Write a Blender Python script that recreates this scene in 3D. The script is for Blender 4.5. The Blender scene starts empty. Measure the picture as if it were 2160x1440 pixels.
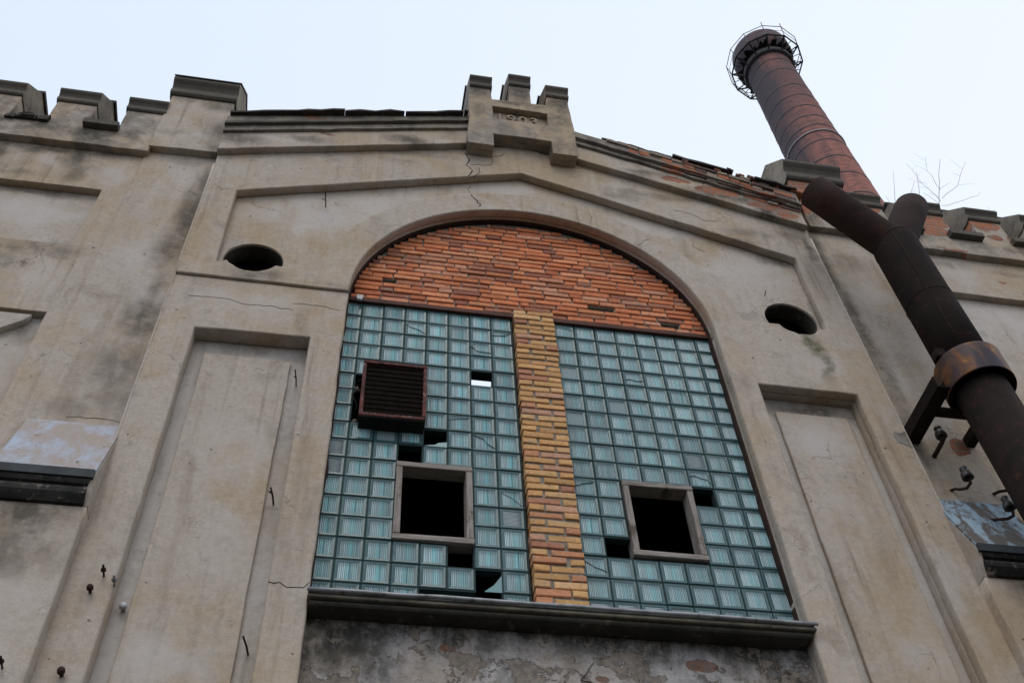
import bpy, bmesh, math, random
from math import radians as rad, pi, cos, sin, sqrt, atan2, hypot
from mathutils import Vector, Matrix, noise

random.seed(11)
S = bpy.context.scene
C = S.collection

# ------------------------------------------------------------------ camera
cam_d = bpy.data.cameras.new("camera")
cam = bpy.data.objects.new("camera", cam_d)
C.objects.link(cam)
r_ = Vector((0.98460909, -0.16892266, -0.04483382))
u_ = Vector((-0.10381854, -0.77167456, 0.62748711))
w_ = Vector((0.14059391, 0.61317494, 0.7773351))
cam.matrix_world = Matrix(((r_.x, u_.x, -w_.x, -1.34793), (r_.y, u_.y, -w_.y, -5.85112), (r_.z, u_.z, -w_.z, 1.59470), (0, 0, 0, 1)))
cam_d.sensor_width = 36.0
cam_d.lens = 36.27
cam_d.clip_start = 0.05
cam_d.clip_end = 5000
S.camera = cam

# ------------------------------------------------------------------ sky, sun, exposure
W = bpy.data.worlds.new("World")
S.world = W
W.use_nodes = True
nt = W.node_tree
bg = nt.nodes["Background"]
sky = nt.nodes.new("ShaderNodeTexSky")
sky.sky_type = 'NISHITA'
sky.sun_disc = False
sky.sun_elevation = rad(52)
sky.sun_rotation = rad(195)
sky.dust_density = 6
sky.air_density = 1.0
mixw = nt.nodes.new("ShaderNodeMix")
mixw.data_type = 'RGBA'
mixw.inputs[0].default_value = 0.86          # a closed overcast: pale cloud over most of the blue
# the cloud is a little thinner and brighter towards the right
tc = nt.nodes.new("ShaderNodeTexCoord")
dp = nt.nodes.new("ShaderNodeVectorMath")
dp.operation = 'DOT_PRODUCT'
nt.links.new(tc.outputs["Generated"], dp.inputs[0])
dp.inputs[1].default_value = (.9, .1, -.25)
mr = nt.nodes.new("ShaderNodeMapRange")
nt.links.new(dp.outputs["Value"], mr.inputs[0])
mr.inputs[1].default_value = -.6
mr.inputs[2].default_value = .6
cloud = nt.nodes.new("ShaderNodeMix")
cloud.data_type = 'RGBA'
cloud.inputs[6].default_value = (8.3, 9.5, 11.5, 1)
cloud.inputs[7].default_value = (10.6, 11.3, 12.3, 1)
nt.links.new(mr.outputs[0], cloud.inputs[0])
nt.links.new(cloud.outputs[2], mixw.inputs[7])
nt.links.new(sky.outputs[0], mixw.inputs[6])
nt.links.new(mixw.outputs[2], bg.inputs[0])
bg.inputs[1].default_value = 0.1
sun_d = bpy.data.lights.new("sun", 'SUN')
sun_d.energy = 0.9
sun_d.angle = rad(35)
sun_d.color = (1.0, 0.96, 0.9)
sun = bpy.data.objects.new("sun", sun_d)
C.objects.link(sun)
az, el = rad(195), rad(52)
sdir = Vector((sin(az) * cos(el), cos(az) * cos(el), sin(el)))
sun.rotation_euler = sdir.to_track_quat('Z', 'Y').to_euler()
S.view_settings.view_transform = 'Standard'
S.view_settings.look = 'None'
S.view_settings.exposure = 0.0
S.view_settings.gamma = 1.0


# ------------------------------------------------------------------ node helper
class NT:
    def __init__(self, name):
        self.m = bpy.data.materials.new(name)
        self.m.use_nodes = True
        self.t = self.m.node_tree
        self.b = self.t.nodes["Principled BSDF"]
        self.b.inputs["Specular IOR Level"].default_value = 0.25
        self.pos = self.n("ShaderNodeNewGeometry").outputs["Position"]

    def n(self, t, **kw):
        x = self.t.nodes.new(t)
        for k, v in kw.items():
            setattr(x, k, v)
        return x

    def put(self, sock, v):
        if isinstance(v, bpy.types.NodeSocket):
            self.t.links.new(v, sock)
        elif isinstance(v, tuple) and len(v) == 3 and sock.type == 'RGBA':
            sock.default_value = (*v, 1)
        else:
            sock.default_value = v

    def math(self, op, a, b=0.0, clamp=False):
        x = self.n("ShaderNodeMath", operation=op, use_clamp=clamp)
        self.put(x.inputs[0], a)
        self.put(x.inputs[1], b)
        return x.outputs[0]

    def vec(self, op, a, b):
        x = self.n("ShaderNodeVectorMath", operation=op)
        self.put(x.inputs[0], a)
        self.put(x.inputs[1], b)
        return x.outputs["Value"] if op in ('LENGTH', 'DOT_PRODUCT') else x.outputs[0]

    def noise(self, scale, detail=4.0, rough=0.55, vec=None, dist=0.0, stretch=None, color=False):
        v = vec or self.pos
        if stretch:
            v = self.vec('MULTIPLY', v, stretch)
        x = self.n("ShaderNodeTexNoise")
        self.put(x.inputs["Vector"], v)
        x.inputs["Scale"].default_value = scale
        x.inputs["Detail"].default_value = detail
        x.inputs["Roughness"].default_value = rough
        x.inputs["Distortion"].default_value = dist
        return x.outputs[1 if color else 0]

    def ramp(self, v, a, b, c=0.0, d=1.0, smooth=True):
        x = self.n("ShaderNodeMapRange")
        x.interpolation_type = 'SMOOTHSTEP' if smooth else 'LINEAR'
        self.put(x.inputs[0], v)
        for i, q in enumerate((a, b, c, d)):
            x.inputs[i + 1].default_value = q
        return x.outputs[0]

    def mix(self, f, a, b, mode='MIX'):
        x = self.n("ShaderNodeMix", data_type='RGBA', blend_type=mode)
        self.put(x.inputs[0], f)
        self.put(x.inputs[6], a)
        self.put(x.inputs[7], b)
        return x.outputs[2]

    def warp(self, amt, scale=3.0):
        c = self.noise(scale, 5, 0.6, color=True)
        o = self.vec('SUBTRACT', c, (0.5, 0.5, 0.5))
        o = self.vec('MULTIPLY', o, (amt, amt, amt))
        return self.vec('ADD', self.pos, o)

    def blob(self, p, x, z, rx, rz, s=1.0):
        d = self.vec('SUBTRACT', p, (x, 0, z))
        d = self.vec('MULTIPLY', d, (1 / rx, 0, 1 / rz))
        d = self.vec('LENGTH', d, (0, 0, 0))
        return self.ramp(d, 1.0, 0.1, 0.0, s)

    def blobs(self, p, lst):
        acc = None
        for q in lst:
            v = self.blob(p, *q)
            acc = v if acc is None else self.math('MAXIMUM', acc, v)
        return acc if acc is not None else 0.0

    def bump(self, h, strength=0.3, dist=0.01, prev=None):
        x = self.n("ShaderNodeBump")
        self.put(x.inputs["Height"], h)
        x.inputs["Strength"].default_value = strength
        x.inputs["Distance"].default_value = dist
        if prev:
            self.put(x.inputs["Normal"], prev)
        return x.outputs[0]

    def done(self, col=None, rough=0.85, nrm=None, metal=0.0):
        if col is not None:
            self.put(self.b.inputs["Base Color"], col)
        self.put(self.b.inputs["Roughness"], rough)
        self.put(self.b.inputs["Metallic"], metal)
        if nrm:
            self.put(self.b.inputs["Normal"], nrm)
        return self.m


# ------------------------------------------------------------------ materials
def plaster(name, dark=(), pale=(), peel=(), green=(), tanc=(0.395, 0.303, 0.207), greyc=(0.437, 0.376, 0.320), soot=0.0, peel_thr=0.62, stain=(0.105, 0.088, 0.068)):
    k = NT(name)
    big = k.noise(0.55, 5, 0.6, dist=0.3)
    mid = k.noise(2.3, 7, 0.62, dist=0.5)
    fine = k.noise(9, 6, 0.65)
    mott = k.noise(24, 7, 0.72, dist=0.6)
    streak = k.noise(1.0, 6, 0.6, stretch=(5.0, 5.0, 0.55))
    grain = k.noise(160, 2, 0.6)
    lines = k.noise(1.0, 3, 0.7, stretch=(9, 9, 70))
    f = k.math('ADD', k.math('MULTIPLY', big, 0.8), k.math('MULTIPLY', mid, 0.6))
    col = k.mix(k.ramp(f, 0.55, 0.80), tanc, greyc)
    drk = tuple(q * .62 for q in tanc)
    col = k.mix(k.ramp(mid, 0.54, 0.74, 0, 0.6), col, drk)
    col = k.mix(k.ramp(fine, 0.55, 0.75, 0, 0.45), col, drk)
    col = k.mix(k.ramp(streak, 0.54, 0.72, 0, 0.42), col, tuple(q * .55 for q in tanc))
    col = k.mix(k.ramp(streak, 0.46, 0.30, 0, 0.4), col, tuple(min(.5, q * 1.14) for q in greyc))
    v = k.ramp(k.math('ADD', k.math('ADD', k.math('MULTIPLY', grain, 0.4), k.math('MULTIPLY', lines, 0.14)), k.math('MULTIPLY', mott, 0.55)), 0.36, 0.74, 0.76, 1.2, False)
    drip = k.noise(1.0, 7, 0.68, stretch=(13.0, 13.0, 0.42))
    dm = k.math('MULTIPLY', k.ramp(drip, 0.53, 0.72, 0, 0.6), k.ramp(k.noise(0.8, 3, 0.5), 0.42, 0.62))
    col = k.mix(dm, col, tuple(q * .5 for q in tanc))
    flk = k.noise(4.2, 10, 0.72, dist=0.15)
    fl = k.ramp(flk, 0.635, 0.645)
    col = k.mix(k.math('MULTIPLY', fl, 0.45), col, tuple(min(.5, q * 1.18) for q in greyc))
    fr = k.math('MULTIPLY', k.ramp(flk, 0.61, 0.635), k.math('SUBTRACT', 1.0, fl))
    col = k.mix(k.math('MULTIPLY', fr, 0.28), col, tuple(q * .4 for q in tanc))
    hv = k.n("ShaderNodeHueSaturation")
    k.put(hv.inputs["Color"], col)
    k.put(hv.inputs["Value"], v)
    col = hv.outputs[0]
    wp = k.warp(0.55, 2.6)
    if pale:
        s = k.math('MULTIPLY', k.blobs(wp, pale), k.ramp(mid, 0.3, 0.62, 0.35, 1.0))
        col = k.mix(k.math('MULTIPLY', s, .85), col, (0.50, 0.455, 0.425))
    if green:
        s = k.math('MULTIPLY', k.blobs(wp, green), k.ramp(fine, 0.3, 0.6, 0.5, 1.0))
        col = k.mix(s, col, (0.075, 0.085, 0.035))
    if dark:
        w2 = k.warp(0.22, 5.0)
        s = k.math('MULTIPLY', k.blobs(w2, dark), k.ramp(k.math('ADD', k.math('MULTIPLY', fine, 0.6), k.math('MULTIPLY', streak, 0.5)), 0.36, 0.64, 0.3, 1.0))
        col = k.mix(s, col, stain)
    if soot:
        s = k.ramp(k.math('ADD', k.math('MULTIPLY', mid, 0.6), k.math('MULTIPLY', fine, 0.5)), 0.42, 0.68, 0, soot)
        col = k.mix(s, col, (0.085, 0.075, 0.062))
    # small pits and knocks
    vo = k.n("ShaderNodeTexVoronoi")
    k.put(vo.inputs["Vector"], k.warp(0.05, 20))
    vo.inputs["Scale"].default_value = 7.0
    pit = k.math('MULTIPLY', k.ramp(vo.outputs["Distance"], 0.10, 0.05), k.ramp(fine, 0.5, 0.58))
    col = k.mix(k.math('MULTIPLY', pit, 0.8), col, (0.06, 0.05, 0.04))
    # hairline crazing
    vc = k.n("ShaderNodeTexVoronoi", feature='DISTANCE_TO_EDGE')
    k.put(vc.inputs["Vector"], k.warp(0.35, 3.5))
    vc.inputs["Scale"].default_value = 2.1
    cr = k.math('MULTIPLY', k.ramp(vc.outputs["Distance"], 0.012, 0.002), k.ramp(k.noise(0.9, 3, 0.5), 0.55, 0.66))
    col = k.mix(k.math('MULTIPLY', cr, 0.6), col, (0.07, 0.05, 0.035))
    h = k.math('ADD', k.math('MULTIPLY', grain, 0.25), k.math('ADD', k.math('MULTIPLY', fine, 0.5), k.math('MULTIPLY', mid, 1.2)))
    h = k.math('SUBTRACT', h, k.math('ADD', k.math('MULTIPLY', pit, 0.7), k.math('MULTIPLY', fl, 0.35)))
    if peel:
        pw = k.warp(0.18, 4.0)
        fld = k.math('ADD', k.math('MULTIPLY', k.blobs(pw, peel), 0.85), k.math('MULTIPLY', k.noise(3.2, 8, 0.65), 0.6))
        pm = k.ramp(fld, peel_thr, peel_thr + 0.03)
        br = k.n("ShaderNodeTexBrick")
        sx = k.n("ShaderNodeSeparateXYZ")
        k.put(sx.inputs[0], k.warp(0.02, 9))
        cx = k.n("ShaderNodeCombineXYZ")
        k.put(cx.inputs[0], k.math('ADD', sx.outputs[0], sx.outputs[1]))
        k.put(cx.inputs[1], sx.outputs[2])
        k.put(br.inputs["Vector"], cx.outputs[0])
        br.inputs["Color1"].default_value = (0.40, 0.13, 0.055, 1)
        br.inputs["Color2"].default_value = (0.24, 0.085, 0.05, 1)
        br.inputs["Mortar"].default_value = (0.22, 0.19, 0.155, 1)
        br.inputs["Scale"].default_value = 1.0
        br.inputs["Brick Width"].default_value = 0.275
        br.inputs["Row Height"].default_value = 0.076
        br.inputs["Mortar Size"].default_value = 0.010
        br.inputs["Mortar Smooth"].default_value = 0.4
        bc = k.mix(k.ramp(k.noise(14, 6, 0.7), 0.47, 0.66, 0, 0.85), br.outputs["Color"], (0.19, 0.165, 0.135))
        bc = k.mix(k.ramp(k.noise(2.6, 5, 0.6), 0.5, 0.72, 0, 0.7), bc, (0.06, 0.045, 0.035))
        col = k.mix(pm, col, bc)
        rim = k.math('MULTIPLY', k.ramp(fld, peel_thr - 0.03, peel_thr), k.math('SUBTRACT', 1.0, pm))
        col = k.mix(k.math('MULTIPLY', rim, 0.5), col, (0.42, 0.39, 0.35))
        h = k.math('SUBTRACT', h, k.math('MULTIPLY', pm, 2.6))
        h = k.math('SUBTRACT', h, k.math('MULTIPLY', k.math('MULTIPLY', pm, br.outputs["Fac"]), 1.4))
    nr = k.bump(h, 0.55, 0.012)
    return k.done(col, 0.92, nr)


def simple(name, c1, c2, scale=6.0, rough=0.8, metal=0.0, c3=None, bump=0.3, thr=(0.4, 0.65), spec=0.25, stretch=None):
    k = NT(name)
    n1 = k.noise(scale, 8, 0.65, dist=0.3, stretch=stretch)
    col = k.mix(k.ramp(n1, *thr), c1, c2)
    if c3:
        col = k.mix(k.ramp(k.noise(scale * 3.1, 6, 0.7), 0.56, 0.66), col, c3)
    k.b.inputs["Specular IOR Level"].default_value = spec
    nr = k.bump(k.math('ADD', n1, k.math('MULTIPLY', k.noise(scale * 12, 3, 0.6), 0.3)), bump, 0.008)
    return k.done(col, rough, nr, metal)


def tinted(name, rough=0.9, bump=0.5, nscale=30, soil=(0.09, 0.05, 0.035), soil_amt=0.6, spec=0.2):
    """bricks: each brick carries its own fired colour in the 'tint' attribute"""
    k = NT(name)
    at = k.n("ShaderNodeAttribute", attribute_name="tint")
    n1 = k.noise(nscale, 6, 0.7)
    n2 = k.noise(7, 6, 0.65, dist=0.6)
    col = k.mix(k.ramp(n2, 0.55, 0.72, 0, soil_amt), at.outputs["Color"], soil)
    # lime smeared over the faces
    col = k.mix(k.math('MULTIPLY', k.ramp(k.noise(11, 7, 0.7, dist=0.4), 0.55, 0.68), 0.7), col, (.27, .235, .19))
    hv = k.n("ShaderNodeHueSaturation")
    k.put(hv.inputs["Color"], col)
    k.put(hv.inputs["Value"], k.ramp(n1, 0.3, 0.7, 0.74, 1.2, False))
    k.b.inputs["Specular IOR Level"].default_value = spec
    return k.done(hv.outputs[0], rough, k.bump(k.math('ADD', n1, n2), bump, 0.006))


F = -0.19
XC = 0.21          # centre line of the gable
M = {}
M['bay'] = plaster('plaster_gable', dark=[(-1.2, 11.98, 1.4, .10, .4), (1.7, 11.72, 1.0, .12, .5), (-1.65, 9.3, .3, .1, .4), 
    (-2.35, 9.36, .35, .16, .75), (3.40, 11.0, 0.12, .6, .95), (3.25, 11.2, .3, .3, .8),
    (2.05, 8.5, .25, .2, .25), (2.6, 10.95, .35, .12, .55), (-1.2, 11.75, .4, .12, .3), (1.3, 11.6, .5, .14, .3), (2.75, 11.15, .5, .16, .55),
    (-1.85, 7.55, .06, .9, .35)],
    pale=[(-2.2, 10.5, .8, .45, .8), (-1.0, 11.25, .8, .2, .7), (0.9, 11.4, .6, .2, .7), (2.5, 10.4, .7, .4, .8), (-2.4, 9.0, .8, .25, .7), (-2.45, 7.9, .3, .8, .5),
          (2.9, 8.9, .4, .3, .6), (2.75, 7.7, .5, .9, .7), (3.25, 6.4, .15, 1.2, .5), (-2.0, 6.2, .3, 1.0, .4), (2.0, 9.9, .3, .3, .5), (-0.2, 10.95, .25, .3, .5)],
    green=[(2.93, 9.28, .13, .3, .95), (2.99, 8.95, .08, .4, .7)])
M['field'] = plaster('plaster_spandrel', dark=[(2.95, 10.78, .35, .14, .7), (-2.65, 9.9, .1, .4, .4), (2.4, 9.7, .35, .12, .35), (-2.3, 9.55, .3, .1, .6)],
    pale=[(-2.1, 10.6, .8, .5, .9), (-1.4, 10.9, .5, .3, .8), (0.2, 11.55, 1.2, .22, .8), (1.6, 11.1, .8, .3, .9), (2.6, 10.5, .7, .45, .9)], greyc=(0.465, 0.405, 0.35))
M['recess'] = plaster('plaster_recess', dark=[(2.7, 8.42, .55, .17, 1.0), (-2.3, 8.5, .25, .14, .5)],
    pale=[(-2.7, 7.4, .12, 1.6, .8), (-2.75, 5.6, .2, .6, .9), (3.2, 6.5, .2, 1.6, .5)], greyc=(0.46, 0.42, 0.38), tanc=(0.41, 0.345, 0.28))
M['panel'] = plaster('plaster_inner_panel', dark=[(-2.1, 8.1, .2, .08, .25)],
    pale=[(2.75, 8.0, .5, .5, .95), (2.6, 7.2, .4, .6, .7), (-2.3, 7.3, .5, .5, .6), (2.9, 5.8, .4, .4, .6), (-2.35, 5.4, .4, .3, .7), (-2.2, 6.4, .2, .5, .4)])
M['frieze'] = plaster('plaster_frieze', stain=(.07, .06, .048), dark=[(-2.9, 11.65, .4, .2, .8), (-1.1, 12.12, .45, .16, .85), (-2.2, 11.85, .4, .12, .6), (2.6, 11.78, .8, .2, .9), (3.1, 11.55, .45, .25, 1.0), (1.7, 12.08, .5, .1, .7), (-.6, 12.4, .2, .2, .4), (1.6, 12.0, .3, .1, .4)],
    pale=[(-2.4, 11.75, .4, .1, .7), (-0.7, 12.2, .3, .12, .6)], peel=[(2.0, 12.0, .3, .10), (2.5, 11.88, .5, .13), (3.1, 11.66, .5, .15), (3.25, 11.5, .25, .1), (-2.0, 12.0, .15, .05)], peel_thr=0.62)
M['pilaster'] = plaster('plaster_pilaster', dark=[
    (-3.14, 10.25, .24, .9, 1.0), (-3.2, 9.75, .28, .55, .85), (-3.12, 10.9, .12, .5, .7), (-3.22, 8.65, .24, .5, .9), (-3.2, 9.1, .14, .4, .6), (-3.25, 8.0, .34, .5, .7), (-3.2, 7.6, .3, .3, .5), (-3.4, 11.3, .4, .12, .4), (-3.4, 7.5, .5, .14, .4),
    (3.52, 11.25, .2, .35, 1.0), (3.55, 10.7, .17, 1.0, 1.0), (3.6, 9.7, .16, 1.3, .95), (3.6, 8.2, .12, 1.2, .75), (3.65, 8.9, .12, .8, .7), (3.85, 10.9, .4, .3, .5), (3.7, 9.25, .5, .3, .3)],
    pale=[(-3.4, 11.0, .3, .25, .7), (-3.5, 9.6, .25, .5, .6), (-3.3, 9.0, .2, .3, .5), (3.9, 10.3, .4, .4, .9), (3.75, 9.0, .2, .5, .6), (-3.5, 8.4, .2, .3, .5)], peel=[(4.02, 8.0, .17, .2)], peel_thr=.66)
M['block'] = plaster('plaster_capital', dark=[(-3.2, 12.45, .35, .2, .8), (-3.15, 11.9, .22, .4, .7), (-3.6, 12.5, .2, .12, .5), (-3.12, 11.5, .15, .2, .6), (-3.6, 11.75, .25, .08, .4)],
    pale=[(-3.25, 12.2, .2, .15, .7), (-3.3, 11.75, .3, .08, .7)])
M['block_worn'] = plaster('plaster_capital_peeled', dark=[(3.6, 11.7, .2, .5, .9), (3.9, 12.0, .3, .3, .4)], peel=[(3.9, 12.45, .7, .32), (3.6, 12.2, .3, .4), (4.1, 11.9, .3, .5), (3.6, 11.9, .12, .3)], soot=.35, peel_thr=.58)
M['wing'] = plaster('plaster_wing', stain=(.08, .068, .054), dark=[(-5.2, 11.1, .3, .3, .9), (-5.0, 10.75, .6, .1, .5), (-4.6, 11.23, .8, .07, .8), (-4.45, 11.15, .2, .35, .9), (-4.35, 10.85, .15, .3, .75), (-4.95, 11.2, .5, .12, .7), (-4.15, 11.25, .35, .1, .6), (-5.2, 10.9, .4, .3, .5), (-4.3, 9.5, .5, .18, .75), (-4.6, 9.3, .5, .2, .5), (-4.1, 8.2, .1, .25, .6),
    (5.1, 11.15, .5, .12, .5), (5.4, 10.5, .6, .12, .8), (5.9, 11.1, .3, .1, .5)],
    pale=[(-4.0, 10.9, .3, .3, .7), (-4.7, 11.05, .3, .12, .6), (-4.1, 9.1, .2, .6, .5), (5.6, 10.3, .6, .4, .9), (5.3, 10.95, .6, .25, .5)],
    peel=[(5.75, 10.9, .10, .05), (6.05, 10.7, .2, .1), (4.05, 7.35, .2, .32)], peel_thr=.72)
M['wing_panel'] = plaster('plaster_wing_panel', dark=[(-4.6, 10.55, .7, .1, .8), (-4.2, 9.7, .25, .12, .5), (-4.1, 8.4, .15, .2, .6)], pale=[(-4.6, 10.2, .7, .4, 1.0), (-4.3, 8.0, .4, .5, .9), (5.5, 10.3, .8, .4, .9)], greyc=(.47, .43, .39), tanc=(.42, .35, .285))
M['parapet'] = plaster('plaster_parapet', dark=[(-4.4, 11.5, .3, .22, 1.0), (-4.9, 11.55, .25, .18, .8), (-5.3, 11.6, .3, .15, .8), (-4.0, 11.6, .15, .2, .5), (-4.45, 11.9, .08, .25, .7), (-4.1, 12.05, .15, .1, .5)], pale=[(-4.65, 11.85, .18, .2, .7), (-4.05, 11.85, .15, .12, .4)], soot=.6, stain=(.055, .05, .042))
M['parapet_worn'] = plaster('plaster_parapet_peeled', dark=[(5.0, 11.35, .5, .08, .7), (6.1, 11.5, .3, .1, .6)], peel=[(5.2, 12.0, .45, .28), (5.95, 12.05, .35, .2), (6.25, 11.8, .12, .3), (5.2, 11.75, .3, .16), (4.4, 12.2, .4, .4), (6.0, 11.75, .2, .1), (5.3, 11.33, .25, .05)], soot=.4, peel_thr=.58)
M['crest'] = plaster('plaster_crest', stain=(.06, .054, .044), dark=[(-.3, 13.5, .3, .35, .9), (.25, 13.6, .3, .4, .95), (.75, 13.45, .3, .4, .85), (-.3, 12.95, .12, .3, .5), (.2, 13.25, .5, .1, .8), (.7, 12.95, .2, .25, .5)], soot=.5, greyc=(.30, .275, .245))
M['cap_end'] = plaster('plaster_cap_side', soot=.55, tanc=(.34, .275, .2), greyc=(.30, .265, .22), stain=(.06, .052, .042))
M['arris'] = plaster('plaster_arris', tanc=(.44, .36, .28), greyc=(.47, .41, .36))  # paler than the wall: sun bleaching plus the edge highlight in its colour
M['trim'] = plaster('plaster_cap_moulding', soot=.75, tanc=(.135, .115, .09), greyc=(.10, .09, .076))
M['cornice'] = plaster('plaster_cornice', soot=.7, tanc=(.27, .23, .18), greyc=(.24, .21, .18), peel=[(2.4, 12.2, .9, .2), (3.1, 11.9, .5, .2), (-2.15, 12.25, .2, .06)], peel_thr=.64)
M['pier'] = plaster('plaster_pier', dark=[(-3.45, 6.3, .55, .3, 1.0), (-3.5, 6.0, .6, .35, .8), (3.9, 6.3, .4, .3, 1.0), (4.1, 5.9, .5, .5, .7)], pale=[(-3.4, 5.6, .4, .4, .7), (-3.3, 5.2, .3, .3, .5)])
k = NT('plaster_under_sill')
n1 = k.noise(1.7, 8, .66, dist=.2)
n2 = k.noise(7.5, 8, .72, dist=.2)
n3 = k.noise(26, 6, .7)
stz = k.noise(1.0, 6, .65, stretch=(6, 6, .9))
sxyz = k.n("ShaderNodeSeparateXYZ")
k.put(sxyz.inputs[0], k.warp(.5, 2.4))
col = k.mix(k.ramp(n1, .40, .62), (.43, .405, .395), (.36, .305, .255))
col = k.mix(k.ramp(n2, .50, .68, 0, .8), col, (.16, .14, .115))
col = k.mix(k.ramp(n3, .52, .70, 0, .5), col, (.10, .085, .07))
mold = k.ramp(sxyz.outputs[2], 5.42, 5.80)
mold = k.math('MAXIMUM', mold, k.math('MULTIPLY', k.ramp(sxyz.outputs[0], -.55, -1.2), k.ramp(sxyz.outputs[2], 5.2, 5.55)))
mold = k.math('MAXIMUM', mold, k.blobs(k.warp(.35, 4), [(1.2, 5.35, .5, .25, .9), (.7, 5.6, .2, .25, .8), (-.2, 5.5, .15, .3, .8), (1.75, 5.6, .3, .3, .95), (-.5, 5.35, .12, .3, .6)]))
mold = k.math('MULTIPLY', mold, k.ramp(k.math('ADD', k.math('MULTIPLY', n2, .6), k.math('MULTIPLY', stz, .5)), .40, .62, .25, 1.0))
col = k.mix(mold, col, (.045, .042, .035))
chips = k.ramp(k.noise(3.3, 9, .7, dist=.1), .555, .57)
col = k.mix(k.math('MULTIPLY', chips, .8), col, k.mix(k.ramp(n3, .4, .6), (.23, .185, .145), (.15, .125, .10)))
fld = k.math('ADD', k.math('MULTIPLY', k.blobs(k.warp(.05, 9), [(.43, 5.47, .09, .045), (-.60, 5.64, .10, .045), (1.15, 5.62, .2, .08)]), .9), k.math('MULTIPLY', n2, .4))
pm = k.ramp(fld, .58, .61)
col = k.mix(k.math('MULTIPLY', pm, .85), col, k.mix(k.ramp(n3, .42, .58), (.21, .085, .05), (.13, .09, .07)))
hgt_ = k.math('SUBTRACT', k.math('ADD', k.math('MULTIPLY', n2, .9), k.math('MULTIPLY', n3, .35)), k.math('ADD', k.math('MULTIPLY', chips, .9), k.math('MULTIPLY', pm, 1.2)))
M['under'] = k.done(col, .95, k.bump(hgt_, .9, .02))

M['slate'] = simple('coping_slate', (.032, .027, .024), (.06, .05, .042), 5, .85, c3=(.085, .07, .055), bump=.6)
M['brick'] = tinted('fired_brick', soil=(.30, .085, .04), soil_amt=.6)
M['brick_yellow'] = tinted('yellow_brick', soil=(.44, .20, .085), soil_amt=.45)
M['brick_soot'] = tinted('sooty_brick', soil=(.05, .035, .03), soil_amt=.85)
M['mortar'] = simple('lime_mortar', (.27, .245, .205), (.16, .145, .125), 18, .95, bump=.7)
M['mortar_dark'] = simple('block_mortar', (.018, .036, .037), (.03, .05, .05), 14, .8)
M['glass_crack'] = simple('fractured_glass', (.24, .33, .335), (.40, .50, .51), 9, .4)
M['iron'] = simple('rusty_iron', (.045, .022, .016), (.022, .013, .011), 9, .85, bump=.5)
M['lintel'] = simple('painted_lintel', (.085, .032, .022), (.05, .024, .018), 7, .75, c3=(.12, .05, .035))
M['rust'] = simple('rusted_steel', (.030, .0155, .0125), (.017, .010, .0085), 3.2, .85, c3=(.045, .019, .013), bump=.35, spec=.12)
M['rust_dark'] = simple('sooty_steel', (.016, .0095, .0078), (.009, .0062, .0055), 4, .85, c3=(.036, .015, .010), bump=.45, spec=.12)
k = NT('heat_stained_collar')
n1 = k.noise(5.5, 6, .6, dist=.5)
n2 = k.noise(30, 6, .7)
col = k.mix(k.ramp(n1, .42, .6), (.062, .038, .036), (.15, .062, .022))
col = k.mix(k.math('MULTIPLY', k.ramp(n1, .56, .66), k.ramp(n2, .4, .6)), col, (.26, .13, .035))
col = k.mix(k.ramp(k.noise(3.4, 3, .5, stretch=(1, 1, .3)), .58, .66), col, (.03, .022, .028))
M['collar'] = k.done(col, .5, k.bump(n2, .25, .004), .25)
M['red_paint'] = simple('flaking_red_paint', (.13, .045, .038), (.05, .024, .02), 14, .8, c3=(.34, .28, .26), bump=.5, spec=.15)
M['soot_black'] = simple('soot_black', (.008, .008, .008), (.016, .014, .012), 8, .9)
M['grille'] = simple('dark_fins', (.012, .008, .006), (.02, .013, .010), 20, .9, spec=.05)
M['wood'] = simple('weathered_wood', (.30, .265, .235), (.17, .142, .12), 1.0, .9, c3=(.10, .078, .06), bump=.7, stretch=(70, 70, 5))
M['wood_flat'] = simple('weathered_wood_rails', (.30, .265, .235), (.17, .142, .12), 1.0, .9, c3=(.10, .078, .06), bump=.7, stretch=(5, 70, 70))
M['zinc'] = simple('zinc_sheet', (.33, .335, .34), (.20, .20, .20), 6, .5, metal=.3, c3=(.13, .125, .12), bump=.15, spec=.5)
M['zinc_dark'] = simple('dark_zinc_edge', (.045, .055, .06), (.03, .034, .036), 6, .6, bump=.2)
M['sill_stone'] = plaster('sill_stone', soot=.8, tanc=(.24, .21, .155), greyc=(.19, .17, .13))
M['sill_bed'] = simple('dark_sill_bed', (.03, .029, .022), (.055, .05, .04), 3, .95, c3=(.10, .09, .07), bump=.6)  # very dark colour for the sill's underside and the oculus rings
k = NT('flaking_blue_paint')
n1 = k.noise(5.0, 9, .74, dist=.2, stretch=(1, .6, .8))
col = k.mix(k.ramp(n1, .34, .60), (.37, .42, .51), (.33, .275, .235))
col = k.mix(k.ramp(k.noise(12, 6, .7), .60, .68), col, (.17, .135, .11))
M['blue_paint'] = k.done(col, .85, k.bump(n1, .4, .006))
k = NT('worn_blue_paint')
n1 = k.noise(7.0, 8, .7, dist=.7, stretch=(1, .6, .5))
col = k.mix(k.ramp(n1, .44, .56), (.27, .36, .43), (.11, .095, .085))
col = k.mix(k.ramp(k.noise(3, 5, .6), .56, .68), col, (.12, .13, .09))
M['blue_worn'] = k.done(col, .85, k.bump(n1, .4, .006))
M['sooty_mould'] = simple('sooty_moulding', (.014, .014, .013), (.035, .032, .028), 4, .9, c3=(.17, .135, .115), bump=.6)
M['porcelain'] = simple('dirty_brown_porcelain', (.05, .042, .036), (.085, .075, .066), 12, .3, spec=.5)
M['porcelain_pale'] = simple('dirty_pale_porcelain', (.42, .42, .43), (.2, .2, .2), 12, .3, spec=.5)
M['bark'] = simple('pale_bark', (.30, .265, .25), (.2, .175, .165), 20, .9)
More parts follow.
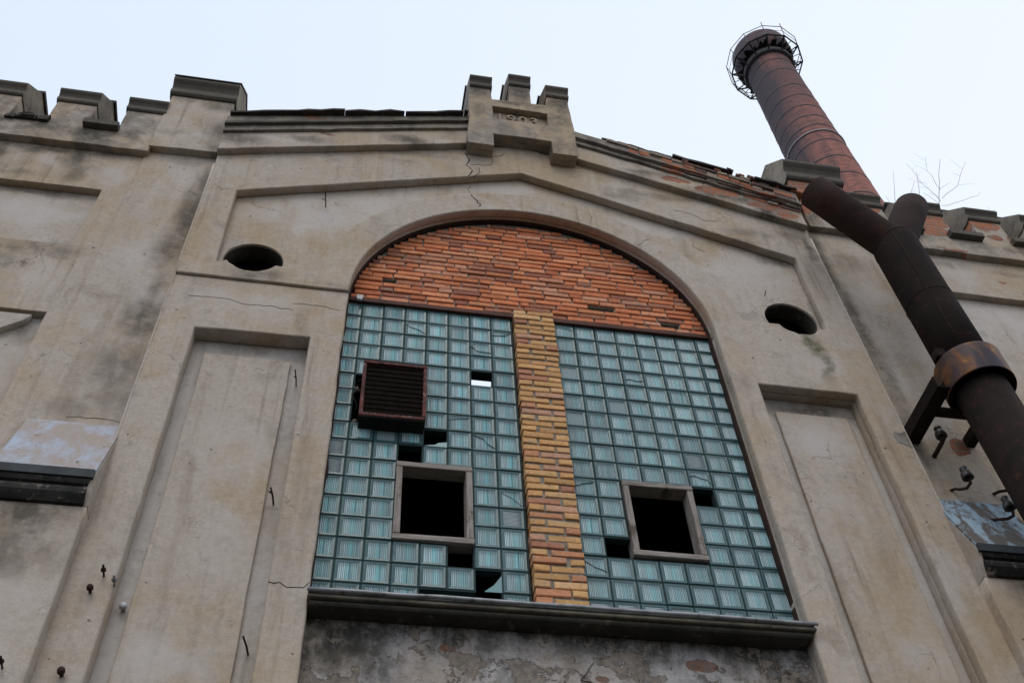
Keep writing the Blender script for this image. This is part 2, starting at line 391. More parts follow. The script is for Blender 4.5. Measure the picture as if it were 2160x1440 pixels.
M['interior'] = simple('dark_interior_plaster', (.045, .04, .035), (.03, .027, .024), 2, .95)
M['felt'] = simple('roofing_felt', (.04, .04, .042), (.06, .058, .055), 3, .95)
M['crack'] = simple('open_crack', (.018, .013, .010), (.03, .02, .015), 9, 1.0)
M['hairline'] = simple('hairline_crack', (.15, .115, .085), (.09, .066, .048), 12, 1.0)
M['scrap'] = simple('white_scrap', (.62, .62, .62), (.4, .4, .4), 15, .8)
M['ground'] = simple('yard_gravel', (.055, .052, .045), (.085, .08, .07), 1.2, .95, c3=(.05, .055, .03))
# glass blocks: pressed glass, rim colour and painted rib stripes of refracted skylight in the 'tint' attribute
k = NT('pressed_glass')
at = k.n("ShaderNodeAttribute", attribute_name="tint")
dirt = k.noise(4.5, 6, .65, dist=.4)
col = k.mix(k.ramp(k.math('ADD', k.math('MULTIPLY', dirt, .6), k.math('MULTIPLY', k.noise(1.1, 4, .6), .5)), .48, .74, 0.0, .5), at.outputs["Color"], (.14, .20, .20))
k.b.inputs["Specular IOR Level"].default_value = .35
M['glass'] = k.done(col, k.ramp(dirt, .4, .7, .12, .35))
# chimney brick
k = NT('chimney_brick')
uvn = k.n("ShaderNodeUVMap")
br = k.n("ShaderNodeTexBrick")
k.put(br.inputs["Vector"], uvn.outputs[0])
br.inputs["Color1"].default_value = (.47, .145, .10, 1)
br.inputs["Color2"].default_value = (.17, .058, .048, 1)
br.inputs["Mortar"].default_value = (.23, .17, .15, 1)
br.inputs["Scale"].default_value = 1.0
br.inputs["Brick Width"].default_value = .27
br.inputs["Row Height"].default_value = .09
br.inputs["Mortar Size"].default_value = .014
br.inputs["Bias"].default_value = -.1
n1 = k.noise(.5, 7, .65, dist=.5, stretch=(1, 1, .45))
n2 = k.noise(3.0, 6, .7)
col = k.mix(k.ramp(n2, .4, .7, 0, .4), br.outputs["Color"], (.30, .11, .085))
sx = k.n("ShaderNodeSeparateXYZ")
k.put(sx.inputs[0], k.pos)
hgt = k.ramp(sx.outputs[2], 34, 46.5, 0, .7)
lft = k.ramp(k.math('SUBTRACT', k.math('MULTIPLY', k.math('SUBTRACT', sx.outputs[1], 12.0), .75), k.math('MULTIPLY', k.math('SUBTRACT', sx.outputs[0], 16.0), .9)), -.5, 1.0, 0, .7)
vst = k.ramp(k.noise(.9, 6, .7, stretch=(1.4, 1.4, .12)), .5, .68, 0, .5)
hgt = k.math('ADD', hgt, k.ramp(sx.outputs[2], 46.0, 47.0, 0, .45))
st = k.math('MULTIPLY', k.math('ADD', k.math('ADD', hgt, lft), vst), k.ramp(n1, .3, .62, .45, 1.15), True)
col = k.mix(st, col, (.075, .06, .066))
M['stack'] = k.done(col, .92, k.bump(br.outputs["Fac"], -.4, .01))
M['rail'] = simple('grey_galvanised_rail', (.16, .16, .165), (.10, .09, .09), 5, .7)
M['hoop'] = simple('iron_hoop', (.045, .04, .042), (.075, .07, .072), 3, .7)


# ------------------------------------------------------------------ object helpers
def link(o, parent=None):
    C.objects.link(o)
    if parent:
        o.parent = parent
        o.matrix_parent_inverse = world_of(parent).inverted()
    return o


def world_of(o):
    m = o.matrix_basis.copy()
    while o.parent:
        m = o.matrix_parent_inverse @ m
        o = o.parent
        m = o.matrix_basis @ m
    return m


def thing(name, label, cat, loc=(0, 0, 0), group=None):
    o = bpy.data.objects.new(name, None)
    o.location = loc
    o.empty_display_size = .2
    C.objects.link(o)
    return tag(o, label, cat, group)


def tag(o, label, cat, group=None):
    o['label'] = label
    o['category'] = cat
    if group:
        o['group'] = group
    return o


def mesh(name, verts, faces, mat, parent=None, smooth=False, tint=None, fmat=None, uvs=None):
    me = bpy.data.meshes.new(name)
    me.from_pydata(verts, [], faces)
    for m_ in (mat if isinstance(mat, (list, tuple)) else [mat]):
        me.materials.append(m_)
    if fmat:
        me.polygons.foreach_set("material_index", fmat)
    if smooth:
        me.polygons.foreach_set("use_smooth", [True] * len(faces))
    if tint:
        a = me.attributes.new("tint", 'FLOAT_COLOR', 'POINT')
        a.data.foreach_set("color", [q for t in tint for q in (*t, 1.0)])
    if uvs:
        uv = me.uv_layers.new(name="UVMap")
        uv.data.foreach_set("uv", [q for t in uvs for q in t])
    me.validate()
    me.update()
    return link(bpy.data.objects.new(name, me), parent)


def bm_obj(name, bm, mat, parent=None, smooth=False):
    me = bpy.data.meshes.new(name)
    bmesh.ops.recalc_face_normals(bm, faces=bm.faces)
    bm.to_mesh(me)
    bm.free()
    for m_ in (mat if isinstance(mat, (list, tuple)) else [mat]):
        me.materials.append(m_)
    if smooth:
        me.polygons.foreach_set("use_smooth", [True] * len(me.polygons))
    return link(bpy.data.objects.new(name, me), parent)


def rough_line(pts, step=.16, amp=.0022, closed=True):
    out = []
    n = len(pts)
    for i in range(n if closed else n - 1):
        a, b = pts[i], pts[(i + 1) % n]
        L = hypot(b[0] - a[0], b[1] - a[1])
        m = max(1, int(L / step))
        out.append(a)
        nx, nz = (-(b[1] - a[1]) / (L or 1), (b[0] - a[0]) / (L or 1))
        for j in range(1, m):
            t = j / m
            e = random.gauss(0, amp)
            out.append((a[0] + t * (b[0] - a[0]) + nx * e, a[1] + t * (b[1] - a[1]) + nz * e))
    if not closed:
        out.append(pts[-1])
    return out


def slab(name, outline, y0, y1, mat, parent=None, holes=(), bevel=.006, rough=True, amp=.0022):
    """a flat wall layer: outline and holes in (x, z), front face at y0, back at y1"""
    cu = bpy.data.curves.new(name + "_outline", 'CURVE')
    cu.dimensions = '2D'
    cu.fill_mode = 'BOTH'
    for poly in [outline, *holes]:
        pts = rough_line(poly, amp=amp) if rough else poly
        sp = cu.splines.new('POLY')
        sp.points.add(len(pts) - 1)
        for p, q in zip(sp.points, pts):
            p.co = (q[0], q[1], 0, 1)
        sp.use_cyclic_u = True
    cu.extrude = max((y1 - y0) / 2 - bevel, .001)
    cu.bevel_depth = bevel
    cu.bevel_resolution = 1
    cu.offset = -bevel
    tmp = bpy.data.objects.new("tmp", cu)
    C.objects.link(tmp)
    dg = bpy.context.evaluated_depsgraph_get()
    me = bpy.data.meshes.new_from_object(tmp.evaluated_get(dg))
    bpy.data.objects.remove(tmp)
    bpy.data.curves.remove(cu)
    me.name = name
    yc = (y0 + y1) / 2
    me.transform(Matrix(((1, 0, 0, 0), (0, 0, -1, yc), (0, 1, 0, 0), (0, 0, 0, 1))))
    me.materials.clear()
    me.materials.append(mat)
    return link(bpy.data.objects.new(name, me), parent)


def box(bm, x0, x1, y0, y1, z0, z1, j=0.0, bev=0.0):
    vs = [bm.verts.new((x + random.uniform(-j, j), y + random.uniform(-j, j), z + random.uniform(-j, j))) for x in (x0, x1) for y in (y0, y1) for z in (z0, z1)]
    fs = [(0, 1, 3, 2), (4, 6, 7, 5), (0, 4, 5, 1), (2, 3, 7, 6), (0, 2, 6, 4), (1, 5, 7, 3)]
    ff = [bm.faces.new([vs[i] for i in f]) for f in fs]
    if bev:
        es = list({e for f in ff for e in f.edges})
        bmesh.ops.bevel(bm, geom=es, offset=bev, segments=1, affect='EDGES')


def boxes(name, lst, mat, parent=None, bev=.004, j=.001):
    bm = bmesh.new()
    for b in lst:
        box(bm, *b, j=j, bev=bev)
    return bm_obj(name, bm, mat, parent)


def prism_x(name, prof, x0, x1, mat, parent=None, end_j=0.0):
    """a moulding: profile of (y, z) points swept along x"""
    n = len(prof)
    vs = [(x0 + random.uniform(-end_j, end_j), y, z) for y, z in prof] + [(x1 + random.uniform(-end_j, end_j), y, z) for y, z in prof]
    fs = [tuple(range(n)), tuple(range(2 * n - 1, n - 1, -1))]
    fs += [(i, n + i, n + (i + 1) % n, (i + 1) % n) for i in range(n)]
    bm = bmesh.new()
    bv = [bm.verts.new(v) for v in vs]
    for i_, f in enumerate(fs):
        fc_ = bm.faces.new([bv[i] for i in f])
        if isinstance(mat, (list, tuple)) and i_ < 2:
            fc_.material_index = 1
    return bm_obj(name, bm, mat, parent)


def tube_bm(bm, pts, radii, seg=8, caps=True):
    pts = [Vector(p) for p in pts]
    if not isinstance(radii, (list, tuple)):
        radii = [radii] * len(pts)
    rings = []
    ref = None
    for i, p in enumerate(pts):
        t = (pts[min(i + 1, len(pts) - 1)] - pts[max(i - 1, 0)]).normalized()
        if ref is None:
            ref = Vector((0, 0, 1)) if abs(t.z) < .9 else Vector((1, 0, 0))
        a = t.cross(ref).normalized()
        b = t.cross(a).normalized()
        rings.append([bm.verts.new(p + radii[i] * (cos(2 * pi * q / seg) * a + sin(2 * pi * q / seg) * b)) for q in range(seg)])
    for r0, r1 in zip(rings, rings[1:]):
        for q in range(seg):
            bm.faces.new((r0[q], r0[(q + 1) % seg], r1[(q + 1) % seg], r1[q]))
    if caps:
        bm.faces.new(rings[0])
        bm.faces.new(rings[-1])


def tubes(name, lst, mat, parent=None, seg=8, smooth=True, caps=True):
    bm = bmesh.new()
    for pts, r in lst:
        tube_bm(bm, pts, r, seg, caps)
    return bm_obj(name, bm, mat, parent, smooth)


def lathe(name, prof, centre, mat, parent=None, seg=20, axis=None, smooth=True):
    """profile of (radius, height) turned about the vertical (or the given axis)"""
    q = Vector((0, 0, 1)).rotation_difference(Vector(axis).normalized()).to_matrix() if axis else Matrix.Identity(3)
    c = Vector(centre)
    vs, fs = [], []
    for r, h in prof:
        for s in range(seg):
            a = 2 * pi * s / seg
            vs.append(c + q @ Vector((r * cos(a), r * sin(a), h)))
    for i in range(len(prof) - 1):
        for s in range(seg):
            fs.append((i * seg + s, i * seg + (s + 1) % seg, (i + 1) * seg + (s + 1) % seg, (i + 1) * seg + s))
    return mesh(name, [tuple(v) for v in vs], fs, mat, parent, smooth)


def bricks(name, rows, mat, parent=None, tints=(), j=.004, rake=0.0):
    """rows: list of (x0, x1, y0, y1, z0, z1) bricks, each with a fired colour of its own"""
    vs, fs, ti = [], [], []
    for (x0, x1, y0, y1, z0, z1) in rows:
        c = random.choice(tints)
        f = random.uniform(.86, 1.12)
        c = tuple(min(.8, q * f) for q in c)
        dy = random.uniform(-.004, .004)
        tl = random.uniform(-.002, .002)
        b = .006
        base = len(vs)
        # front face ring (chamfered) and back ring
        for (xx0, xx1, zz0, zz1, yy) in ((x0 + b, x1 - b, z0 + b, z1 - b, y0 + dy), (x0, x1, z0, z1, y0 + dy + b), (x0, x1, z0, z1, y1)):
            for (x, z, sg) in ((xx0, zz0, -1), (xx1, zz0, 1), (xx1, zz1, 1), (xx0, zz1, -1)):
                vs.append((x + random.uniform(-j, j) * .6, yy + random.uniform(-j, j) * .3, z + random.uniform(-j, j) * .5 + sg * tl + rake * (x - (x0 + x1) / 2)))
                ti.append(c)
        fs.append((base, base + 1, base + 2, base + 3))
        for lv in (0, 4):
            for q in range(4):
                a, bb = base + lv + q, base + lv + (q + 1) % 4
                fs.append((a, a + 4, bb + 4, bb))
    return mesh(name, vs, fs, mat, parent, tint=ti)


def crack(name, pts, y, w, parent, mat=None):
    """a jagged open crack: a thin dark wedge following the given (x, z) line"""
    p = []
    for (a, b) in zip(pts, pts[1:]):
        m = max(2, int(hypot(b[0] - a[0], b[1] - a[1]) / .05))
        for q in range(m):
            t = q / m
            p.append((a[0] + t * (b[0] - a[0]) + random.uniform(-.012, .012), a[1] + t * (b[1] - a[1]) + random.uniform(-.012, .012)))
    p.append(pts[-1])
    vs, fs = [], []
    n = len(p)
    for i, (x, z) in enumerate(p):
        a, b = p[max(i - 1, 0)], p[min(i + 1, n - 1)]
        L = hypot(b[0] - a[0], b[1] - a[1]) or 1
        nx, nz = -(b[1] - a[1]) / L, (b[0] - a[0]) / L
        ww = w * random.uniform(.35, 1.0) * (0.25 if i in (0, n - 1) else 1)
        vs += [(x + nx * ww / 2, y - .003, z + nz * ww / 2), (x - nx * ww / 2, y - .003, z - nz * ww / 2), (x, y + .02, z)]
    for i in range(n - 1):
        a = 3 * i
        fs += [(a, a + 1, a + 4, a + 3), (a + 1, a + 2, a + 5, a + 4), (a + 2, a, a + 3, a + 5)]
    return mesh(name, vs, fs, mat or M['crack'], parent)


def arc(cx, cz, r, a0, a1, n):
    return [(cx + r * cos(rad(a0 + (a1 - a0) * i / n)), cz + r * sin(rad(a0 + (a1 - a0) * i / n))) for i in range(n + 1)]


def mx(pts):
    """mirror about the gable's centre line"""
    return [(.4 - x, z) for x, z in pts][::-1]


# ------------------------------------------------------------------ ground
gnd = mesh('ground', [(-400, -400, 0), (400, -400, 0), (400, 400, 0), (-400, 400, 0)], [(0, 1, 2, 3)], M['ground'])
gnd['kind'] = 'structure'

# ------------------------------------------------------------------ the factory hall
hall = thing('factory_building', 'old plastered factory hall with an arched window, gable dated 1903 and battlements', 'building', (.2, 0, 0))
XL, XR = -3.075, 3.475
XLb, XRb = XL + .0, XR - .0
AC, AZ, AR = XC, 9.27, 1.748         # window arch


def gz(d0, sl, sr):
    return lambda x: d0 - (sl if x < .2 else sr) * abs(x - .2)


z_field = gz(11.84, .367, .367)
z_frz = gz(12.43, .318, .335)
z_c1 = gz(12.75, .308, .335)
z_c2 = gz(12.88, .31, .362)
z_top = gz(13.02, .29, .30)

# core of the bay wall: upper part carries the sunken spandrel field, lower part the floors of the blind panels
up_open = arc(AC, AZ, AR + .004, 180, 0, 48)
oc_l = [(-2.455 + .275 * cos(rad(a)), 9.70 + .275 * sin(rad(a))) for a in range(0, 360, 10)]
oc_r = [(2.88 + .275 * cos(rad(a)), 9.72 + .275 * sin(rad(a))) for a in range(0, 360, 10)]
slab('spandrel_field', [(XL, AZ)] + [(AC - AR - .004, AZ)] + up_open[1:-1] + [(AC + AR + .004, AZ), (XR, AZ), (XR, z_frz(XR)), (.2, z_frz(.2)), (XL, z_frz(XL))], -.095, .02, M['field'], hall,
     holes=[oc_l, oc_r], bevel=.003)
big_l = [(-2.455 + .5 * cos(rad(a)), 9.86 + .56 * sin(rad(a))) for a in range(0, 360, 10)]
big_r = [(2.88 + .5 * cos(rad(a)), 9.86 + .56 * sin(rad(a))) for a in range(0, 360, 10)]
slab('wall_backing', [(XL, AZ)] + [(AC - AR - .004, AZ)] + up_open[1:-1] + [(AC + AR + .004, AZ), (XR, AZ), (XR, z_frz(XR)), (.2, z_frz(.2)), (XL, z_frz(XL))], .0203, .4, M['interior'], hall, holes=[big_l, big_r], bevel=.003)
low = [(XL, 2.0), (AC - AR - .004, 2.0), (AC - AR - .004, AZ - .002), (XL, AZ - .002)]
slab('blind_panel_wall', low, -.012, .4, M['recess'], hall, bevel=.002)
slab('blind_panel_wall', [(AC + AR + .004, 2.0), (XR, 2.0), (XR, AZ - .002), (AC + AR + .004, AZ - .002)], -.012, .4, M['recess'], hall, bevel=.002)
# front layers
rl = [(-2.77, 3.0), (-1.81, 3.0), (-1.815, 8.575), (-2.77, 8.55)]
rr = [(2.225, 3.0), (3.165, 3.0), (3.165, 8.53), (2.215, 8.54)]
slab('lower_wall', [(XL, 2.0), (AC - AR, 2.0), (AC - AR, AZ - .004), (XL, AZ - .004)], -.165, -.014, M['bay'], hall, holes=[rl], bevel=.012, amp=.003)
RO = 2.085
yb = 9.49
a_l = math.degrees(math.asin((yb - AZ) / RO))
ring_top = arc(AC, AZ, RO, a_l, 180 - a_l, 40)
def notch(cx, cz, r, a0, a1):
    return [(cx + r * cos(rad(a)) + random.uniform(-.006, .006), cz + r * sin(rad(a)) + random.uniform(-.004, .008)) for a in range(a0, a1, -10)]


OL, OR_ = (-2.45, 9.655), (2.875, 9.62)
hole = [(-2.77, z_field(-2.77)), (.2, z_field(.2)), (3.17, z_field(3.17)), (3.17, yb)] + notch(*OR_, .25, -30, -155)[::1] + ring_top + notch(*OL, .25, -30, -155) + [(-2.77, yb)]
slab('arch_surround', [(XL, AZ)] + arc(AC, AZ, AR, 180, 0, 48) + [(AC + AR, 2.0), (XR, 2.0), (XR, z_frz(XR) + .03), (.2, z_frz(.2) + .03), (XL, z_frz(XL) + .03)], F, -.097, M['bay'], hall, holes=[hole, rr], bevel=.012, amp=.003)
slab('panel_reveal', [(AC + AR + .003, 2.0), (XR - .003, 2.0), (XR - .003, AZ - .01), (AC + AR + .003, AZ - .01)], -.0965, -.014, M['bay'], hall, holes=[[(x + (.001 if x < 2.5 else -.001), z) for x, z in rr]], bevel=.002, amp=0)
for (ox, oz) in ((-2.455, 9.70), (2.88, 9.72)):
    o_ = [(ox + .30 * cos(rad(a)), oz + .30 * sin(rad(a))) for a in range(0, 360, 10)]
    i_2 = [(ox + .268 * cos(rad(a)), oz + .268 * sin(rad(a))) for a in range(0, 360, 10)]
    slab('oculus_dark_ring', o_, -.072, .10, M['sill_bed'], hall, holes=[i_2], bevel=.004)  # dark ring set into each round opening to darken its reveal
# pale arris where the bay meets the pilasters: bleached edge plus painted edge highlight
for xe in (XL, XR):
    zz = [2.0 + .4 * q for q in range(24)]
    tubes('highlight_arris', [([(xe + random.uniform(-.002, .002), (F if (xe > 0 or z_ > AZ) else -.165) + .004, z_) for z_ in zz if z_ < 11.4], .011)], M['arris'], hall, 6)
slab('inner_panel', [(-2.655, 5.15), (-1.945, 5.15), (-1.945, 8.36), (-2.655, 8.36)], -.05, -.013, M['panel'], hall, bevel=.006)
slab('inner_panel', [(2.375, 3.0), (3.06, 3.0), (3.06, 8.34), (2.375, 8.34)], -.05, -.013, M['panel'], hall, bevel=.006)

# frieze, cornice and coping on the raking gable
for sgn, xa, xb in ((-1, XL + .0, -.40), (1, .84, XR - .02)):
    fr = [(xa, z_frz(xa)), (xb, z_frz(xb)), (xb, z_c1(xb)), (xa, z_c1(xa))]
    slab('frieze', fr, -.27, -.10, M['frieze'], hall, bevel=.01, amp=.004)
    slab('cornice', [(xa, z_c1(xa) - .01), (xb, z_c1(xb) - .01), (xb, z_c2(xb) - .03), (xa, z_c2(xa) - .03)], -.305, .3, M['cornice'], hall, bevel=.006, amp=.006 if sgn < 0 else .013)
    slab('cornice', [(xa, z_c2(xa) - .035), (xb, z_c2(xb) - .035), (xb, z_c2(xb) + .012), (xa, z_c2(xa) + .012)], -.345, .3, M['trim' if sgn < 0 else 'cornice'], hall, bevel=.005, amp=.006 if sgn < 0 else .014)
    up = [(xa, z_c2(xa) + .008), (xb, z_c2(xb) + .008), (xb, z_top(xb) - .035), (xa, z_top(xa) - .035)] if sgn < 0 else \
         [(xa, z_c2(xa) + .008), (xb, z_c2(xb) + .008), (xb, z_top(xb) - .09), (1.55, z_top(1.55) - .07), (xa, z_top(xa) - .035)]
    slab('cornice', up, -.325, .3, M['cornice'], hall, bevel=.008, amp=.008)

random.seed(5)


def coping(spans, nm='coping', wmin=.25, wmax=.7, jz=1.0):
    bm = bmesh.new()
    for (xa, xb, lift, yf) in spans:
        x = xa
        while x < xb - .03:
            w = random.uniform(wmin, wmax)
            x1 = min(x + w, xb)
            y0 = yf + random.uniform(-.025, .02)
            dz = lift + random.uniform(-.006, .006) * jz
            nseg = 4
            cols = []
            for q in range(nseg + 1):
                xx = x + (x1 - x) * q / nseg + (0.001 if q == 0 else -.001 if q == nseg else 0)
                z0 = z_top(xx) - .042 + dz + random.uniform(-.005, .005)
                z1 = z_top(xx) + dz + random.uniform(-.012, .010) * jz
                yq = y0 + random.uniform(-.012, .012)
                cols.append([bm.verts.new(v) for v in ((xx, yq, z0), (xx, yq + random.uniform(0, .01), z1), (xx, .3, z1), (xx, .3, z0))])
            for c0, c1 in zip(cols, cols[1:]):
                for e in range(4):
                    bm.faces.new((c0[e], c1[e], c1[(e + 1) % 4], c0[(e + 1) % 4]))
            bm.faces.new(cols[0])
            bm.faces.new(cols[-1])
            x = x1 + (random.uniform(0, .002) if random.random() < .85 else .012)
    return bm_obj(nm, bm, M['slate'], hall)


coping([(-3.05, -2.35, -.0, -.385), (-2.37, -.42, -.005, -.375)], wmin=.45, wmax=1.1, jz=.35)
coping([(1.20, 2.02, -.012, -.355), (2.04, 2.74, .012, -.372), (2.98, 3.46, -.025, -.375)])
# bricks left bare along the broken right-hand slope
RED = [(.42, .135, .06), (.36, .11, .055), (.30, .095, .055), (.46, .17, .075), (.22, .08, .055)]
rows = []
for (xs, lift, hh, yf, wch, p_) in ((1.5, .022, .085, -.340, (.112, .118), .93), (1.25, .118, .052, -.352, (.24, .118), .9), (2.0, -.055, .05, -.318, (.24, .12), .85), (2.3, -.118, .05, -.285, (.24, .25, .12), .6)):
    x = xs
    while x < 3.42:
        w = random.choice(wch)
        if random.random() < p_:
            zc = z_c2(x + w / 2) + lift
            sag = .03 if x > 2.75 and lift > .1 else 0
            rows.append((x, x + w, yf + random.uniform(-.008, .012), -.12, zc - sag, zc - sag + hh + random.uniform(-.006, .004)))
        x += w + .013
for q in range(34):
    x = random.uniform(2.70, 3.42) if q < 16 else random.uniform(1.2, 3.4)
    zt = z_top(x) - random.uniform(.035, .10)
    w = random.uniform(.04, .16)
    rows.append((x, x + w, -.335 + random.uniform(-.02, .03), .1, zt - .02, zt + random.uniform(.005, .03)))
bricks('bare_brick_course', rows, M['brick_soot'], hall, [(.32, .11, .06), (.24, .09, .052), (.36, .13, .065), (.13, .07, .05), (.24, .195, .15), (.20, .16, .125), (.09, .06, .05), (.28, .22, .165)], j=.010, rake=-.335)

# ------------------------------------------------------------------ crest with the date
cy = -.35
body = [(-.435, 12.11), (-.13, 12.11), (-.128, 12.395), (.555, 12.395), (.55, 12.11), (.845, 12.115), (.865, 12.8), (.845, 13.56), (.575, 13.57), (.565, 13.33), (.37, 13.32), (.375, 13.75), (.11, 13.75), (.095, 13.31), (-.12, 13.29), (-.135, 13.57), (-.395, 13.57), (-.41, 12.9)]
crest = slab('gable_crest', body, cy, cy + .085, M['crest'], hall, holes=[[(-.122, 12.80), (.55, 12.775), (.555, 13.10), (-.12, 13.11)]], bevel=.007, amp=.003)
body2 = [(-.433, 12.113), (-.132, 12.113), (-.13, 12.40), (.553, 12.40), (.552, 12.113), (.843, 12.118), (.862, 12.8), (.843, 13.55), (.577, 13.55), (.567, 13.328), (.368, 13.318), (.37, 13.73), (.112, 13.73), (.097, 13.308), (-.122, 13.288), (-.137, 13.55), (-.393, 13.55), (-.408, 12.9)]
slab('crest_body', body2, cy + .0855, .25, M['crest'], crest, bevel=.002)
CAPP = [(0, 0), (-.018, .006), (-.032, .022), (-.036, .045), (-.030, .07), (-.024, .09), (-.028, .115), (-.045, .145), (-.066, .17), (-.075, .185), (-.075, .215)]


def cap(name, x0, x1, yf, z0, s, rise, back, mat, parent, end_j=0.0, slate=True):
    """cyma cap over a merlon: moulded front, weathering rising to the back, flat top"""
    pr = [(yf + y * s, z0 + z * s) for y, z in CAPP]
    yt, zt = pr[-1]
    prof = pr + [(yt + .34, zt + rise), (back, zt + rise - .02), (back, z0 - .01), (yf + .02, z0 - .01)]
    c = prism_x(name, prof, x0, x1, [mat, M['cap_end']], parent, end_j)
    if slate:
        q = [(yt + .30, zt + rise + .012), (yt + .30, zt + rise - .035), (back + .04, zt + rise - .05), (back + .04, zt + rise)]
        prism_x('ridge_slate', q, x0 - .02, x1 + .025, M['slate'], c)
    return c


cap('crest_merlon', -.395, -.115, cy, 13.555, .95, .30, .22, M['trim'], crest)
cap('crest_merlon', .10, .385, cy, 13.735, .95, .30, .22, M['trim'], crest)
cap('crest_merlon', .565, .86, cy, 13.555, .95, .30, .22, M['trim'], crest)
slab('date_panel', [(-.125, 12.78), (.56, 12.76), (.56, 13.12), (-.125, 13.12)], cy + .083, cy + .0845, M['crest'], crest, bevel=.0003)
fc = bpy.data.curves.new('date_1903', 'FONT')
fc.body = "1903"
fc.size = .25
fc.extrude = .011
fc.bevel_depth = .003
fc.space_character = 1.12
tmp = bpy.data.objects.new('tmp', fc)
C.objects.link(tmp)
me = bpy.data.meshes.new_from_object(tmp.evaluated_get(bpy.context.evaluated_depsgraph_get()))
bpy.data.objects.remove(tmp)
me.transform(Matrix(((1, 0, 0, -.085), (0, 0, -1, cy + .072), (0, 1, 0, 12.875), (0, 0, 0, 1))))
me.materials.clear()
me.materials.append(M['crest'])
me.name = 'date_numerals'
link(bpy.data.objects.new('date_numerals', me), crest)

# ------------------------------------------------------------------ pilasters, capitals, ledges, piers
for side in (0, 1):
    fx = (lambda a, b: (a, b)) if side == 0 else (lambda a, b: (.4 - b, .4 - a))
    x0, x1 = fx(-3.80, XL - .001)
    pil = slab('pilaster', [(x0, 2.0), (x1, 2.0), (x1, 11.9), (x0, 11.9)], -.117, .4, M['pilaster'], hall, bevel=.004)
    bx0, bx1 = (-3.775, -3.085) if side == 0 else (3.545, 4.25)
    zb = 11.40 if side == 0 else 11.46
    zt = 12.56 if side == 0 else 12.50
    by = -.20
    cb = slab('capital_block', [(bx0, zb), (bx1, zb + (.03 if side == 0 else 0)), (bx1, zt + .02), (bx0, zt + .02)], by, .35, M['block' if side == 0 else 'block_worn'], hall, bevel=.008, amp=.004 if side == 0 else .009)
    c = cap('capital_moulding', bx0 - .025, bx1 + .02, by, zt, 1.36 if side == 0 else 1.5, .44, .36, M['trim'], cb, slate=False)
    if side == 0:
        prism_x('top_slate', [(-.315, 12.875), (-.315, 12.855), (.055, 13.31), (.4, 13.30), (.4, 13.325), (.05, 13.335)], bx0 - .03, bx1 + .03, M['slate'], cb)
    # sloping ledge, moulding and the pier below
    lx0, lx1 = fx(-3.745, -3.065)
    led = prism_x('sloping_ledge', [(-.112, 7.36), (-.36, 6.655), (-.33, 6.60), (-.1, 6.60), (-.1, 7.36)], lx0, lx1, M['blue_paint' if side == 0 else 'blue_worn'], hall)
    prism_x('ledge_cheek', [(-.1, 7.33), (-.350, 6.62), (-.284, 6.40), (-.1, 6.38)], (lx1 - .03) if side == 0 else (lx0 - .006), (lx1 + .006) if side == 0 else (lx0 + .03), M['pier'], led)
    ex0, ex1 = (lx0 - .3, lx1 - .005) if side == 0 else (lx0 + .005, lx1 + .3)
    prism_x('ledge_edge', [(-.374, 6.655), (-.366, 6.59), (-.3, 6.585), (-.3, 6.66)], ex0, ex1, M['zinc_dark'], led)
    prof = [(-.345, 6.60), (-.352, 6.575), (-.34, 6.55), (-.318, 6.54), (-.332, 6.525), (-.348, 6.495), (-.348, 6.46), (-.33, 6.43), (-.31, 6.40), (-.2, 6.38), (-.2, 6.62)]
    prism_x('ledge_moulding', prof, ex0 + (0 if side == 0 else .02), ex1 - (.02 if side == 0 else 0), M['sooty_mould'], led, end_j=.006)
    px0, px1 = fx(-3.80, -3.062)
    slab('pier', [(px0 - (.3 if side == 0 else 0), 2.0), (px1 + (.3 if side else 0), 2.0), (px1 + (.3 if side else 0), 6.40), (px0 - (.3 if side == 0 else 0), 6.40)], -.285, -.1, M['pier'], hall, bevel=.012, amp=.003)

